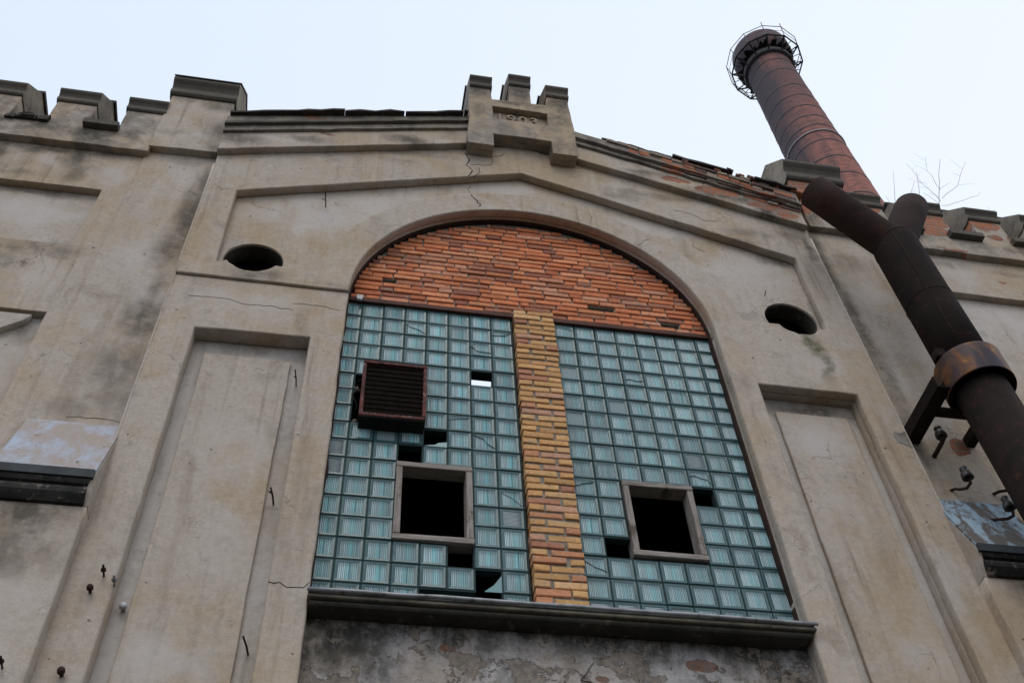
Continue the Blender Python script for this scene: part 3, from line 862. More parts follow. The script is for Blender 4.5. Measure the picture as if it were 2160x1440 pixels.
# ------------------------------------------------------------------ wing walls with sunken panels, parapet and merlons
for side in (0, 1):
    f = (lambda p: p) if side == 0 else mx
    p1 = f([(-6.9, 9.615), (-4.06, 9.615), (-4.05, 10.595), (-6.9, 10.57)])
    p2 = f([(-6.9, 3.5), (-3.985, 3.5), (-3.99, 8.625), (-6.9, 8.60)])
    w = slab('wing_wall', f([(-7.6, 2.0), (-3.77, 2.0), (-3.77, 11.5), (-7.6, 11.5)]), -.10, .0, M['wing'], hall, holes=[p1, p2], bevel=.006, amp=.003)
    slab('wing_core', f([(-7.6, 2.0), (-3.80, 2.0), (-3.80, 11.6), (-7.6, 11.6)]), -.02, .4, M['wing_panel'], w, bevel=.002)
    slab('niche_head', f([(-6.9, 8.59), (-6.9, 6.2), (-4.145, 8.50), (-4.10, 8.59)]), -.085, -.018, M['wing_panel'], w, bevel=.005)
    zp = 11.285 if side == 0 else 11.30
    par = slab('parapet', f([(-7.6, zp), (-3.765, zp + .02), (-3.765, 11.70), (-7.6, 11.70)]), -.185, .32, M['parapet' if side == 0 else 'parapet_worn'], hall, bevel=.008, amp=.004 if side == 0 else .008)
    if side == 0:
        mer = [(-4.155, -3.765), (-4.88, -4.475), (-5.62, -5.25), (-6.35, -5.98)]
        gaps = [(-4.49, -4.135, .0), (-5.27, -4.90, .9)]
    else:
        mer = [(4.27, 4.645), (5.04, 5.435), (5.79, 6.20), (6.53, 6.94), (7.27, 7.66)]
        gaps = [(4.70, 5.0, 0), (5.33, 5.76, 0), (6.15, 6.55, 0)]
    for i, (a, b) in enumerate(mer):
        m_ = slab('merlon', [(a, 11.69), (b, 11.69), (b, 12.14), (a, 12.14)], -.183, .32, M['parapet' if side == 0 else 'parapet_worn'], hall, bevel=.007, amp=.004 if side == 0 else .009)
        cap('merlon_cap', a - .015, b + .012, -.183, 12.11, .92, .42, .33, M['trim'], m_)
    for (a, b, brk) in gaps:
        if brk:
            bm = bmesh.new()
            for q in range(9):
                xx = a + (b - a) * q / 9
                box(bm, xx, xx + random.uniform(.05, .14), -.22 + random.uniform(-.03, .03), .2, 11.62 + random.uniform(-.01, .02), 11.69 + random.uniform(-.015, .015), j=.012)
            bm_obj('broken_coping', bm, M['slate'], par)
        else:
            boxes('crenel_coping', [(a, b, -.265, .34, 11.615, 11.70)], M['trim'], par, bev=.006, j=.004)

# ------------------------------------------------------------------ arched window
# iron edge strip round the opening
st_o = [(AC - AR - .02, 5.86)] + arc(AC, AZ, AR + .02, 180, 0, 60) + [(AC + AR + .02, 5.86)]
st_i = ([(AC - AR + .007, 5.86)] + arc(AC, AZ, AR - .007, 180, 0, 60) + [(AC + AR - .007, 5.86)])[::-1]
slab('iron_edge_strip', st_o + st_i, -.062, .02, M['iron'], hall, bevel=.002, amp=.005)
# brick filling of the arch head
random.seed(21)
TR = [(.60, .205, .092), (.56, .185, .082), (.52, .165, .075), (.63, .25, .12), (.58, .215, .10), (.60, .20, .09), (.47, .15, .072), (.64, .27, .14), (.55, .19, .085), (.36, .145, .085), (.30, .115, .075), (.55, .27, .165), (.50, .22, .13)]
rows = []
holes_b = [(-1.16, 9.70), (.33, 9.70), (.98, 9.63), (-.02, 9.41), (1.66, 9.48)]
hb = []
z = 9.405
r = 0
while z < 11.1:
    x = -1.62 - (.1375 if r % 2 else 0) + random.uniform(-.03, .03)
    while x < 2.05:
        L = random.choice((.255, .255, .25, .26, .12)) if random.random() < .9 else random.uniform(.08, .2)
        xm = x + L / 2
        gone = any(abs(xm - hx) < .10 and abs(z - hz) < .038 for hx, hz in holes_b)
        Rb = AR - .004 - .03 * max(0, z - 10.2)
        dz_ = max(0, z + .05 - AZ)
        if dz_ < Rb:
            half = sqrt(Rb * Rb - dz_ * dz_)
            xa, xb = max(x, AC - half), min(x + L, AC + half)
            if gone and xb - xa > .1:
                if z > 9.44:
                    hb.append([(xa - .004, z - .004), (xb + .004, z - .006), (xb + .006, z + .064), (xa - .006, z + .062)])
            elif xb - xa > .035:
                rows.append((xa, xb, -.022 + random.uniform(-.004, .004), .07, z + random.uniform(-.003, .003), z + .058 + random.uniform(-.004, .004)))
        x += L + random.uniform(.008, .018)
    z += .0745
    r += 1
bf = bricks('brick_infill', rows, M['brick'], hall, TR, j=.006)
slab('mortar_bed', arc(AC, AZ + .03, AR - .035, 3, 177, 40), -.002, .07, M['mortar'], bf, holes=hb, bevel=.002)
slab('dark_backing', arc(AC, AZ, AR + .015, 3, 177, 40), .0705, .12, M['soot_black'], bf, bevel=.002)  # black sheet standing in for the dark hollow behind missing bricks

# yellow brick pillar
TY = [(.575, .33, .145), (.60, .35, .155), (.55, .30, .125), (.575, .315, .135), (.59, .345, .15), (.52, .27, .115), (.60, .365, .18), (.50, .23, .12), (.55, .31, .135), (.57, .33, .15), (.42, .19, .115), (.54, .30, .19)]
rows = []
z = 5.888
r = 0
while z < 9.40:
    hx = .255
    if r % 2:
        spl = [(.018, .018 + hx), (.018 + hx + .02, .402)]
    else:
        spl = [(.018, .018 + .118), (.018 + .118 + .02, .402)]
    for (a, b) in spl:
        dx = random.uniform(-.006, .006)
        rows.append((a + dx, b + dx, -.065 + random.uniform(-.006, .006), .1, z + random.uniform(-.003, .003), z + .057 + random.uniform(-.003, .004)))
    z += .0725
    r += 1
pl = bricks('brick_pillar', rows, M['brick_yellow'], hall, TY, j=.006)
boxes('mortar_core', [(.028, .392, -.05, .11, 5.88, 9.41)], M['mortar'], pl, bev=0)
boxes('lintel', [(-1.6, .018, -.03, .06, 9.345, 9.40)], M['lintel'], hall, bev=.004)
boxes('lintel', [(.402, 2.0, -.03, .06, 9.345, 9.40)], M['lintel'], hall, bev=.004)


# glass block panels
def glass_block(x0, z0, kind, V, Fc, T, w=.19, h=.19, y=0.0):
    """one pressed glass block: clear rim, ribbed inner panel a little sunk, solid body behind"""
    br_ = random.uniform(.88, 1.1)
    b = len(V)
    rim_o = [(x0, z0), (x0 + w, z0), (x0 + w, z0 + h), (x0, z0 + h)]
    i_ = .024 if kind != 'narrow' else .02
    rim_i = [(x0 + i_, z0 + i_), (x0 + w - i_, z0 + i_), (x0 + w - i_, z0 + h - i_), (x0 + i_, z0 + h - i_)]
    e = .006
    rim_e = [(x0 + e, z0 + e), (x0 + w - e, z0 + e), (x0 + w - e, z0 + h - e), (x0 + e, z0 + h - e)]
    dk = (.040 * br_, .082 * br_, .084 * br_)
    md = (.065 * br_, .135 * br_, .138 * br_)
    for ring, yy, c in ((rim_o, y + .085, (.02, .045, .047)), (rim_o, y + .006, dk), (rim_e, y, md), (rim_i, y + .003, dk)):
        for (x, z) in ring:
            V.append((x, yy, z))
            T.append(c)
    for lv in range(3):
        for q in range(4):
            a, c = b + 4 * lv + q, b + 4 * lv + (q + 1) % 4
            Fc.append((a, c, c + 4, a + 4))
    Fc.append((b + 3, b + 2, b + 1, b))
    nr = 11
    ns = nr * 4
    hor = kind == 'hor'
    L0, L1 = (rim_i[0][0], rim_i[1][0]) if not hor else (rim_i[0][1], rim_i[2][1])
    K0, K1 = (rim_i[0][1], rim_i[2][1]) if not hor else (rim_i[0][0], rim_i[1][0])
    st = len(V)
    ph = random.uniform(-.07, .07)
    br_ *= random.choice((1, 1, 1, .9, .8, 1.05))
    plain = kind == 'plain'
    sat = random.uniform(.4, 1.0) if x0 < 0 else random.uniform(.15, .55)
    rc = [random.uniform(.75, 1.15) for _ in range(nr + 1)]
    for s in range(ns + 1):
        t = s / ns
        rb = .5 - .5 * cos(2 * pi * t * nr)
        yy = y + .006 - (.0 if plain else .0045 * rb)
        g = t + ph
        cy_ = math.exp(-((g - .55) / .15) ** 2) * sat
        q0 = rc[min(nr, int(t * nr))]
        wh = (.60, .72, .735) if g < .42 else (.46, .61, .625)  # skylight refracted by the ribs, painted as white, cyan and dark stripes
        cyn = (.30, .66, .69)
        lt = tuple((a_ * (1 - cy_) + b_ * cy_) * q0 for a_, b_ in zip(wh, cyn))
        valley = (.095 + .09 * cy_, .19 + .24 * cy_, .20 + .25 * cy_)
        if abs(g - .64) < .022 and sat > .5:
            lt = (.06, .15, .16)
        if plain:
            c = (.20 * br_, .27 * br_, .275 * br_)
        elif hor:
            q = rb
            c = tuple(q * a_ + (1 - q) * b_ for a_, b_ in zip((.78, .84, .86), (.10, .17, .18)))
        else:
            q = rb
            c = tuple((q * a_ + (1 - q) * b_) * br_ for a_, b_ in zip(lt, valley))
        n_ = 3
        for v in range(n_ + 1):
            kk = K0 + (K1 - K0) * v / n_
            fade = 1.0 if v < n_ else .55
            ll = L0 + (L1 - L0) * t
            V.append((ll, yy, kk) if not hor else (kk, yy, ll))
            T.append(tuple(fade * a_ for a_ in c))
    for s in range(ns):
        for v in range(n_):
            a = st + s * (n_ + 1) + v
            f_ = (a, a + n_ + 1, a + n_ + 2, a + 1)
            Fc.append(f_ if not hor else f_[::-1])


random.seed(77)
Z0 = 9.35
MISS = {('L', 6, 4), ('L', 4, 8), ('L', 3, 9), ('L', 5, 14), ('L', 6, 15), ('L', 4, 16), ('L', 5, 16), ('L', 6, 16),
        ('R', 5, 10), ('R', 1, 13), ('L', 1, 5), ('L', 1, 6), ('L', 1, 7), ('L', 2, 6), ('L', 2, 7), ('L', 3, 6), ('L', 3, 7), ('L', 2, 5), ('L', 3, 5)}
for c_ in (3, 4, 5):
    for r__ in (10, 11, 12, 13):
        MISS.add(('L', c_, r__))
for c_ in (2, 3, 4):
    for r__ in (10, 11, 12, 13):
        MISS.add(('R', c_, r__))
HOR = {('L', 0, 9), ('L', 0, 10), ('L', 7, 12), ('R', 5, 8), ('R', 0, 16), ('R', 1, 16), ('R', 2, 16)}
PLAIN = {('R', 2, 5), ('R', 0, 3), ('R', 3, 16), ('R', 0, 6), ('L', 2, 8)}
CRACKED = [('L', 3, 1), ('L', 7, 1), ('L', 3, 2), ('L', 4, 7), ('L', 5, 7), ('L', 5, 8), ('L', 6, 8), ('L', 7, 6), ('L', 7, 11), ('L', 7, 12), ('L', 7, 14),
           ('R', 3, 3), ('R', 0, 0), ('R', 0, 10), ('R', 5, 9), ('R', 0, 14), ('R', 6, 16), ('R', 5, 16), ('R', 0, 3), ('L', 0, 5), ('L', 6, 2)]
for pn, X0 in (('L', -1.6), ('R', .4)):
    V, Fc, T = [], [], []
    for c_ in range(8):
        for r__ in range(18):
            if (pn, c_, r__) in MISS:
                continue
            kd = 'hor' if (pn, c_, r__) in HOR else 'plain' if (pn, c_, r__) in PLAIN else 'ver'
            x0 = X0 + c_ * .2 + .005 + (0 if pn == 'L' else .004)
            hh = .19
            glass_block(x0 + random.uniform(-.001, .001), Z0 - (r__ + 1) * .2 + .005, kd, V, Fc, T, h=hh, y=random.uniform(-.003, .003), w=.19 if not (pn == 'L' and c_ == 7) else .188)
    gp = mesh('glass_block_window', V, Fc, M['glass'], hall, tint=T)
    # mortar grid: vertical and horizontal strips between the blocks
    bm = bmesh.new()
    for c_ in range(9):
        for r__ in range(18):
            ok = ((pn, c_, r__) not in MISS and c_ < 8) or ((pn, c_ - 1, r__) not in MISS and c_ > 0)
            if ok:
                box(bm, X0 + c_ * .2 - .006, X0 + c_ * .2 + .006, .006, .08, Z0 - (r__ + 1) * .2 - .004, Z0 - r__ * .2 + .004)
    for r__ in range(19):
        for c_ in range(8):
            ok = ((pn, c_, r__) not in MISS and r__ < 18) or ((pn, c_, r__ - 1) not in MISS and r__ > 0)
            if ok:
                box(bm, X0 + c_ * .2 + .004, X0 + c_ * .2 + .196, .0075, .079, Z0 - r__ * .2 - .006, Z0 - r__ * .2 + .006)
    bm_obj('mortar_joints', bm, M['mortar_dark'], gp)
    for (pp, c_, r__) in CRACKED:
        if pp != pn or (c_ + r__) % 2:
            continue
        x0, z0 = X0 + c_ * .2, Z0 - (r__ + 1) * .2
        y1_, y2_ = random.uniform(.02, .18), random.uniform(.02, .18)
        crack('glass_crack', [(x0 + .012, z0 + y1_), (x0 + random.uniform(.07, .13), z0 + (y1_ + y2_) / 2 + random.uniform(-.03, .03)), (x0 + .188, z0 + y2_)], -.003, .0028, gp, M['glass_crack'])
        if random.random() < .15:
            crack('glass_crack', [(x0 + .1, z0 + .1), (x0 + random.uniform(.02, .18), z0 + .186)], -.003, .003, gp, M['glass_crack'])
    # jagged remains of smashed blocks
    if pn == 'L':
        for (c_, r__, poly) in ((4, 8, [(.0, 0), (.19, 0), (.19, .06), (.12, .045), (.09, .02), (.05, .015)]), (6, 15, [(.06, 0), (.19, 0), (.19, .15), (.17, .12), (.13, .06)]),
                                (3, 16, [(0, .1), (.02, .1), (.02, .11), (0, .11)])):
            x0, z0 = X0 + c_ * .2 + .005, Z0 - (r__ + 1) * .2 + .005
            sh = slab('glass_shard', [(x0 + a, z0 + b) for a, b in poly], .004, .012, M['glass'], gp, bevel=.001, rough=False)
            a_ = sh.data.attributes.new("tint", 'FLOAT_COLOR', 'POINT')
            a_.data.foreach_set("color", [q for _ in range(len(sh.data.vertices)) for q in (.17, .30, .31, 1)])

# weathered wooden frames set into the panels
for (x0, x1, z0, z1, t_) in ((-1.005, -.405, 6.555, 7.335, .052), (.815, 1.402, 6.575, 7.335, .050)):
    wf = boxes('wooden_frame', [(x0, x1, -.028, .11, z1 - t_, z1)], M['wood_flat'], hall, bev=.004, j=.003)
    boxes('frame_board', [(x0 + .002, x0 + t_, -.024, .11, z0 + t_, z1 - t_ - .001)], M['wood'], wf, bev=.004, j=.002)
    boxes('frame_board', [(x1 - t_, x1 - .002, -.024, .11, z0 + t_, z1 - t_ - .001)], M['wood'], wf, bev=.004, j=.002)
    boxes('frame_board', [(x0 - .004, x1 + .004, -.026, .11, z0, z0 + t_ - .001)], M['wood_flat'], wf, bev=.004, j=.003)

# sill, and the stained wall below it
boxes('window_sill', [(AC - AR - .008, AC + AR + .02, -.232, .1, 5.843, 5.866)], M['sill_stone'], hall, bev=.005, j=.003)
bm = bmesh.new()
nS = 12
sl = bpy.data.objects[[o.name for o in C.objects if o.name.startswith('window_sill')][-1]]
zpts = []
for i in range(nS + 1):
    xx = AC - AR - .012 + (2 * AR + .04) * i / nS
    zpts.append((xx, -.252 + random.uniform(-.004, .004), 5.883 + random.uniform(-.004, .004)))
tubes('zinc_drip_edge', [(zpts, .0135)], M['zinc'], sl, 8)
boxes('zinc_sheet', [(AC - AR - .005, AC + AR + .005, -.245, .0, 5.868, 5.874)], M['zinc'], sl, bev=0)
boxes('sill_bed', [(AC - AR + .003, AC + AR - .003, -.205, .1, 5.802, 5.8425)], M['sill_bed'], sl, bev=.012, j=.004)
slab('wall_below_window', [(AC - AR - .002, 2.0), (AC + AR + .002, 2.0), (AC + AR + .002, 5.80), (AC - AR - .002, 5.80)], -.048, .4, M['under'], hall, bevel=.002)

# main cracks
crack('wall_crack', [(-.425, 13.05), (-.43, 12.8), (-.435, 12.62)], -.352, 0.0055, hall, M['hairline'])
crack('wall_crack', [(-.445, 12.14), (-.40, 11.98), (-.43, 11.86), (-.36, 11.76), (-.415, 11.62)], F, 0.0165, hall)
crack('wall_crack', [(-.13, 12.12), (-.14, 11.93), (-.3, 11.9), (-.39, 11.88)], F, 0.0066, hall)
crack('wall_crack', [(-.13, 12.14), (-.02, 12.17), (.02, 12.25)], F, 0.0066, hall)
crack('wall_crack', [(-.28, 11.85), (-.29, 11.72), (-.35, 11.6)], F, 0.0077, hall)
crack('wall_crack', [(-.36, 11.62), (-.40, 11.5), (-.36, 11.4)], -.095, 0.0077, hall)
crack('wall_crack', [(-.375, 11.24), (-.39, 11.2), (-.33, 11.12), (-.29, 11.06), (-.31, 11.0)], F, 0.0165, hall)
crack('wall_crack', [(.90, 11.18), (.93, 11.08), (.89, 10.95)], F, 0.0033, hall, M['hairline'])
crack('wall_crack', [(1.38, 10.62), (1.45, 10.72), (1.53, 10.77)], F, 0.0039, hall, M['hairline'])
crack('wall_crack', [(-1.80, 5.975), (-1.74, 5.98), (-1.68, 5.955), (-1.58, 5.95), (-1.545, 6.0)], -.165, 0.0077, hall)
crack('wall_crack', [(-2.9, 8.98), (-2.6, 8.99), (-2.45, 8.93), (-2.25, 8.94), (-2.0, 8.92)], -.165, 0.0028, hall, M['hairline'])
crack('wall_crack', [(-2.0, 9.02), (-1.75, 9.02), (-1.6, 8.99)], -.165, 0.0033, hall, M['hairline'])
crack('wall_crack', [(1.9, 11.45), (2.1, 11.42), (2.25, 11.3), (2.45, 11.34)], F, 0.0033, hall, M['hairline'])
crack('wall_crack', [(2.1, 11.02), (2.05, 10.9), (2.18, 10.8)], -.095, 0.0028, hall, M['hairline'])
crack('wall_crack', [(.4, 5.6), (.28, 5.45), (.5, 5.38), (.62, 5.25)], -.05, 0.0066, hall)
crack('wall_crack', [(.3, 5.22), (.55, 5.35), (.8, 5.36)], -.05, 0.0066, hall)
crack('wall_crack', [(-3.5, 7.40), (-3.3, 7.41), (-3.1, 7.385)], -.117, 0.0050, hall, M['hairline'])

# hall behind: floor, back wall, side walls, roof with two broken skylights
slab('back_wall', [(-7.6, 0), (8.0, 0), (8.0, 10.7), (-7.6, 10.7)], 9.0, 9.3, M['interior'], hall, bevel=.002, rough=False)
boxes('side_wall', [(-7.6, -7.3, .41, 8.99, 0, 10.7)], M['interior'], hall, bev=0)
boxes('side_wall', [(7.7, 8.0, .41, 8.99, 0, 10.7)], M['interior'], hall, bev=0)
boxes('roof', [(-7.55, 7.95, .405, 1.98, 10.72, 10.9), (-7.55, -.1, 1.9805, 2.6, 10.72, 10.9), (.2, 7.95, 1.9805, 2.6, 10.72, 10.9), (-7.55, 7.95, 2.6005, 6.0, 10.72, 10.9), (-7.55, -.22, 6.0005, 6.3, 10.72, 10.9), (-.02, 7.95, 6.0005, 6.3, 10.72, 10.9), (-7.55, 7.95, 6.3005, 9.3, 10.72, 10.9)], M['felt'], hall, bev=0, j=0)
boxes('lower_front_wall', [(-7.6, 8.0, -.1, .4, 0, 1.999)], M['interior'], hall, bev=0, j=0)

# ------------------------------------------------------------------ ventilation unit poking through the left panel
vu = thing('ventilation_unit', 'red framed ventilation unit with dark grille sticking out of the glass blocks', 'ventilation unit', (-1.08, 0, 7.5))
ax0, ax1, az0, az1, ay = -1.337, -.797, 7.695, 8.368, -.125
boxes('housing', [(ax0 + .02, ax1 - .02, ay + .012, .25, az0 + .01, az1 - .012)], M['soot_black'], vu, bev=.006)
fb = .03
fr = boxes('frame', [(ax0, ax1, ay - .02, ay + .05, az1 - fb, az1), (ax0, ax1, ay - .02, ay + .05, az0, az0 + fb), (ax0, ax0 + fb, ay - .018, ay + .05, az0 + fb + .001, az1 - fb - .001), (ax1 - fb, ax1, ay - .018, ay + .05, az0 + fb + .001, az1 - fb - .001)], M['red_paint'], vu, bev=.004, j=.003)
bm = bmesh.new()
n = 11
for i in range(n):
    zz = az0 + fb + .02 + (az1 - az0 - 2 * fb - .04) * i / (n - 1)
    box(bm, ax0 + fb, ax1 - fb, ay - .004, ay + .008, zz - .0035, zz + .0035)
for i in range(40):
    xx = ax0 + fb + (ax1 - ax0 - 2 * fb) * (i + .5) / 40
    box(bm, xx - .0022, xx + .0022, ay + .002, ay + .010, az0 + fb, az1 - fb)
bm_obj('grille', bm, M['grille'], vu)
boxes('drip_tray', [(ax0 + .005, ax1 - .005, ay - .012, ay + .25, az0 - .014, az0 - .002)], M['soot_black'], vu, bev=.002)
tubes('wire', [([(ax0 - .01, .0, 8.27), (ax0 - .05, -.03, 8.2), (ax0 - .04, .02, 8.12), (ax0 - .07, -.03, 8.05), (ax0 - .02, .0, 7.95), (ax0 - .04, -.02, 7.80)], .006)], M['soot_black'], vu, 6)
for (x, y, z, s_) in ((-1.375, .02, 8.16, .03), (-1.36, .02, 7.76, .025)):
    lump = bmesh.new()
    bmesh.ops.create_icosphere(lump, subdivisions=2, radius=s_, matrix=Matrix.Translation((x, y, z)))
    for v in lump.verts:
        v.co += Vector((random.uniform(-.008, .008), random.uniform(-.008, .008), random.uniform(-.008, .008)))
    bm_obj('mortar_lump', lump, M['mortar'], vu)

# scrap caught at the left end of the lintel
sc = slab('foam_scrap', [(-1.462, 9.335), (-1.412, 9.33), (-1.405, 9.395), (-1.43, 9.40), (-1.468, 9.40)], -.06, -.032, M['scrap'], None, bevel=.004)
tag(sc, 'small white scrap stuck under the bricks at the left end of the lintel', 'scrap')

# ------------------------------------------------------------------ rusty exhaust pipe
PX, PY = 3.885, -.80
pipe = thing('exhaust_pipe', 'big rusty steel exhaust pipe with a forked top standing off the wall', 'exhaust pipe', (PX, PY, 0))
zj = 10.20


def hollow(name, p0, p1, r, mat, parent, th=.008, seg=40):
    p0, p1 = Vector(p0), Vector(p1)
    L = (p1 - p0).length
    return lathe(name, [(r, 0), (r, L * .25), (r * 1.004, L * .5), (r, L * .75), (r, L), (r - th, L), (r - th, 0), (r, 0)], p0, mat, parent, seg, p1 - p0)


R_ = .226
lathe('pipe_shaft', [(R_ - .01, 8.1), (R_, 8.1), (R_, 9.0), (R_, 9.6), (R_, zj), (R_ * .97, zj + .06), (R_ * .8, zj + .14), (R_ * .45, zj + .2), (0.001, zj + .215)], (PX, PY, 0), M['rust_dark'], pipe, 44)
lathe('lower_pipe', [(R_ - .004, 0.0), (R_ - .004, 8.25), (R_ - .02, 8.25), (R_ - .02, 0)], (PX, PY, 0), M['rust_dark'], pipe, 44)
al, ar = Vector((-.56, .0, .90)), Vector((.52, .10, .92))
J = Vector((PX, PY, zj - .02))
b0 = hollow('branch', J - al * .02, J + al * 1.09, .183, M['rust'], pipe)
b1 = hollow('branch', J - ar * .02, J + ar * 1.2, .183, M['rust'], pipe)
tubes('weld_seam', [([(PX - (R_ + .001) * .55, PY - (R_ + .001) * .835, z_) for z_ in (8.34, 8.7, 9.1, 9.5, 9.9, zj)], .006)], M['rust'], pipe, 6)
lathe('weld_seam', [(R_ + .0005, 0), (R_ + .005, .004), (R_ + .005, .010), (R_ + .0005, .014)], (PX, PY, 9.21), M['rust'], pipe, 44)
lathe('weld_seam', [(R_ + .001, 0), (R_ + .008, .006), (R_ + .008, .014), (R_ + .001, .02)], (PX, PY, zj - .02), M['rust'], pipe, 44, (-.12, .25, 1))
col_ = lathe('collar', [(R_ + .058, 7.99), (R_ + .061, 7.98), (R_ + .064, 8.0), (R_ + .064, 8.30), (R_ + .066, 8.318), (R_ + .003, 8.325), (R_ + .003, 8.30), (R_ + .058, 8.285), (R_ + .058, 7.99)], (PX, PY, 0), M['collar'], pipe, 56)
boxes('collar_clip', [(PX - R_ - .075, PX - R_ + .02, PY - .08, PY + .02, 8.34, 8.44)], M['rust_dark'], pipe, bev=.006, j=.008)
boxes('collar_clip', [(PX + R_ - .06, PX + R_ + .06, PY - .12, PY - .02, 8.36, 8.43)], M['rust_dark'], pipe, bev=.006, j=.01)
bm = bmesh.new()
bx_ = 3.60
box(bm, bx_ - .12, bx_ - .108, -.80, -.1, 8.0, 8.13)
box(bm, bx_ - .108, bx_ + .01, -.80, -.1, 8.0, 8.012)
box(bm, bx_ - .002, bx_ + .01, -.80, -.1, 8.012, 8.13)
bm_obj('wall_bracket', bm, M['rust_dark'], pipe)
boxes('cross_bar', [(bx_ - .07, PX + .3, -.50, -.43, 8.03, 8.10)], M['rust_dark'], pipe, bev=.004)
boxes('wall_bracket', [(PX + .20, PX + .28, -.84, -.1, 8.03, 8.14)], M['rust_dark'], pipe, bev=.004)
slab('cement_patch', [(3.33, 8.0), (3.36, 8.07), (3.42, 8.05), (3.472, 8.08), (3.472, 7.86), (3.43, 7.89), (3.36, 7.92)], -.1935, -.1, M['mortar'], hall, bevel=.001, amp=.006)
slab('cement_patch', [(3.477, 8.14), (3.54, 8.2), (3.64, 8.15), (3.66, 8.02), (3.60, 7.93), (3.5, 7.96), (3.477, 7.98)], -.1205, -.1, M['mortar'], hall, bevel=.001, amp=.006)


# ------------------------------------------------------------------ insulators on hooks
def insulator(base, hook, bell, label, tilt=(0, 0, 1), flip=False):
    t = thing('insulator', label, 'insulator', base, 'old porcelain insulators on the pier')
    tubes('hook', [(hook, .021 if 'straight' in label else .0135)], M['iron'], t, 8)
    if bell:
        lathe('porcelain_bell', [(.001, .125), (.026, .122), (.036, .11), (.036, .095), (.028, .085), (.03, .07), (.046, .055), (.05, .03), (.05, .0), (.042, -.004), (.036, .02), (.001, .03)], bell, M['porcelain'], t, 20, tilt)
    return t


B = Vector
insulator((3.72, -.12, 7.88), [(3.70, -.10, 7.86), (3.705, -.2, 7.87), (3.71, -.27, 7.88), (3.72, -.30, 7.90), (3.72, -.30, 7.96)], (3.72, -.30, 7.93), 'uppermost insulator on its straight arm, just below the pipe bracket')
t = insulator((3.71, -.12, 7.46), [(3.70, -.10, 7.47), (3.705, -.16, 7.44), (3.72, -.2, 7.40), (3.745, -.25, 7.37), (3.76, -.3, 7.385), (3.76, -.31, 7.44), (3.75, -.31, 7.5)], (3.755, -.31, 7.43), 'insulator on a curled hook in mid wall left of the pipe')
insulator((4.12, -.12, 7.45), [(4.09, -.1, 7.47), (4.12, -.17, 7.45), (4.16, -.22, 7.42), (4.2, -.25, 7.42), (4.22, -.26, 7.47), (4.2, -.25, 7.5)], None, 'bare rusty insulator hook beside the pipe, its bell lost')
insulator((3.86, -.2, 7.05), [(3.85, -.19, 7.08), (3.87, -.26, 7.03), (3.91, -.32, 6.99), (3.95, -.35, 7.0), (3.96, -.36, 7.05), (3.95, -.36, 7.12)], (3.95, -.36, 7.07), 'insulator curling up over the sloping blue ledge')

# ------------------------------------------------------------------ spikes and bolts in the plaster
def spike(p, q, label, r=.006, hook=None):
    o = tubes('iron_spike', [([p, ((p[0] + q[0]) / 2 + .004, (p[1] + q[1]) / 2, (p[2] + q[2]) / 2), q], r)] + ([(hook, r * .8)] if hook else []), M['iron'], None, 6)
    tag(o, label, 'iron spike', 'iron spikes left in the plaster')
    return o


spike((-1.885, -.08, 10.78), (-1.90, -.265, 10.785), 'thin iron spike sticking out above the left round opening', .006, [(-1.895, -.17, 10.785), (-1.93, -.19, 10.79)])
spike((-1.87, 0, 8.10), (-1.885, -.19, 8.10), 'bent iron spike at the top right corner of the left blind panel', .0055, [(-1.88, -.1, 8.1), (-1.893, -.115, 8.105)])
spike((-1.88, 0, 6.79), (-1.905, -.19, 6.79), 'iron spike beside the left blind panel, level with the wooden frames', .007, [(-1.895, -.13, 6.79), (-1.92, -.15, 6.79)])
spike((-1.87, 0, 5.52), (-1.905, -.19, 5.53), 'lowest iron spike beside the left blind panel', .007)
spike((2.69, -.08, 10.10), (2.685, -.15, 10.11), 'short rusty nail above the right round opening', .005)


def bolt(c, r, label, mat, shape=0):
    prof = [(.001, 0), (r * .5, 0), (r * .5, .03), (r, .032), (r, .05), (r * .8, .06), (.001, .062)] if shape == 0 else [(.001, 0), (r * .35, 0), (r * .35, .05), (r * .9, .052), (r * .9, .065), (r * .4, .07), (r * .4, .1), (.001, .1)]
    o = lathe('iron_bolt', prof, c, mat, None, 10, (0, -1, .12))
    tag(o, label, 'bolt', 'bolts in the lower left plaster')


bolt((-2.845, -.166, 5.93), .02, 'topmost bolt of the cluster on the lower left strip, a double stub', M['iron'], 1)
bolt((-2.895, -.166, 5.80), .022, 'dark bolt lowest in the cluster on the lower left strip', M['iron'])
bolt((-2.765, -.150, 5.87), .02, 'split metal clip on the edge of the left blind panel', M['zinc'], 1)
bolt((-2.70, -.013, 5.79), .026, 'white tipped knob inside the edge of the left blind panel', M['porcelain_pale'])
bolt((-2.90, -.166, 5.20), .024, 'single dark bolt near the bottom left, well below the cluster', M['iron'])
bolt((-3.20, -.286, 5.15), .018, 'rusty stub on the left pier at the bottom edge of the picture', M['iron'], 1)

# ------------------------------------------------------------------ saplings growing on the right parapet
random.seed(9)


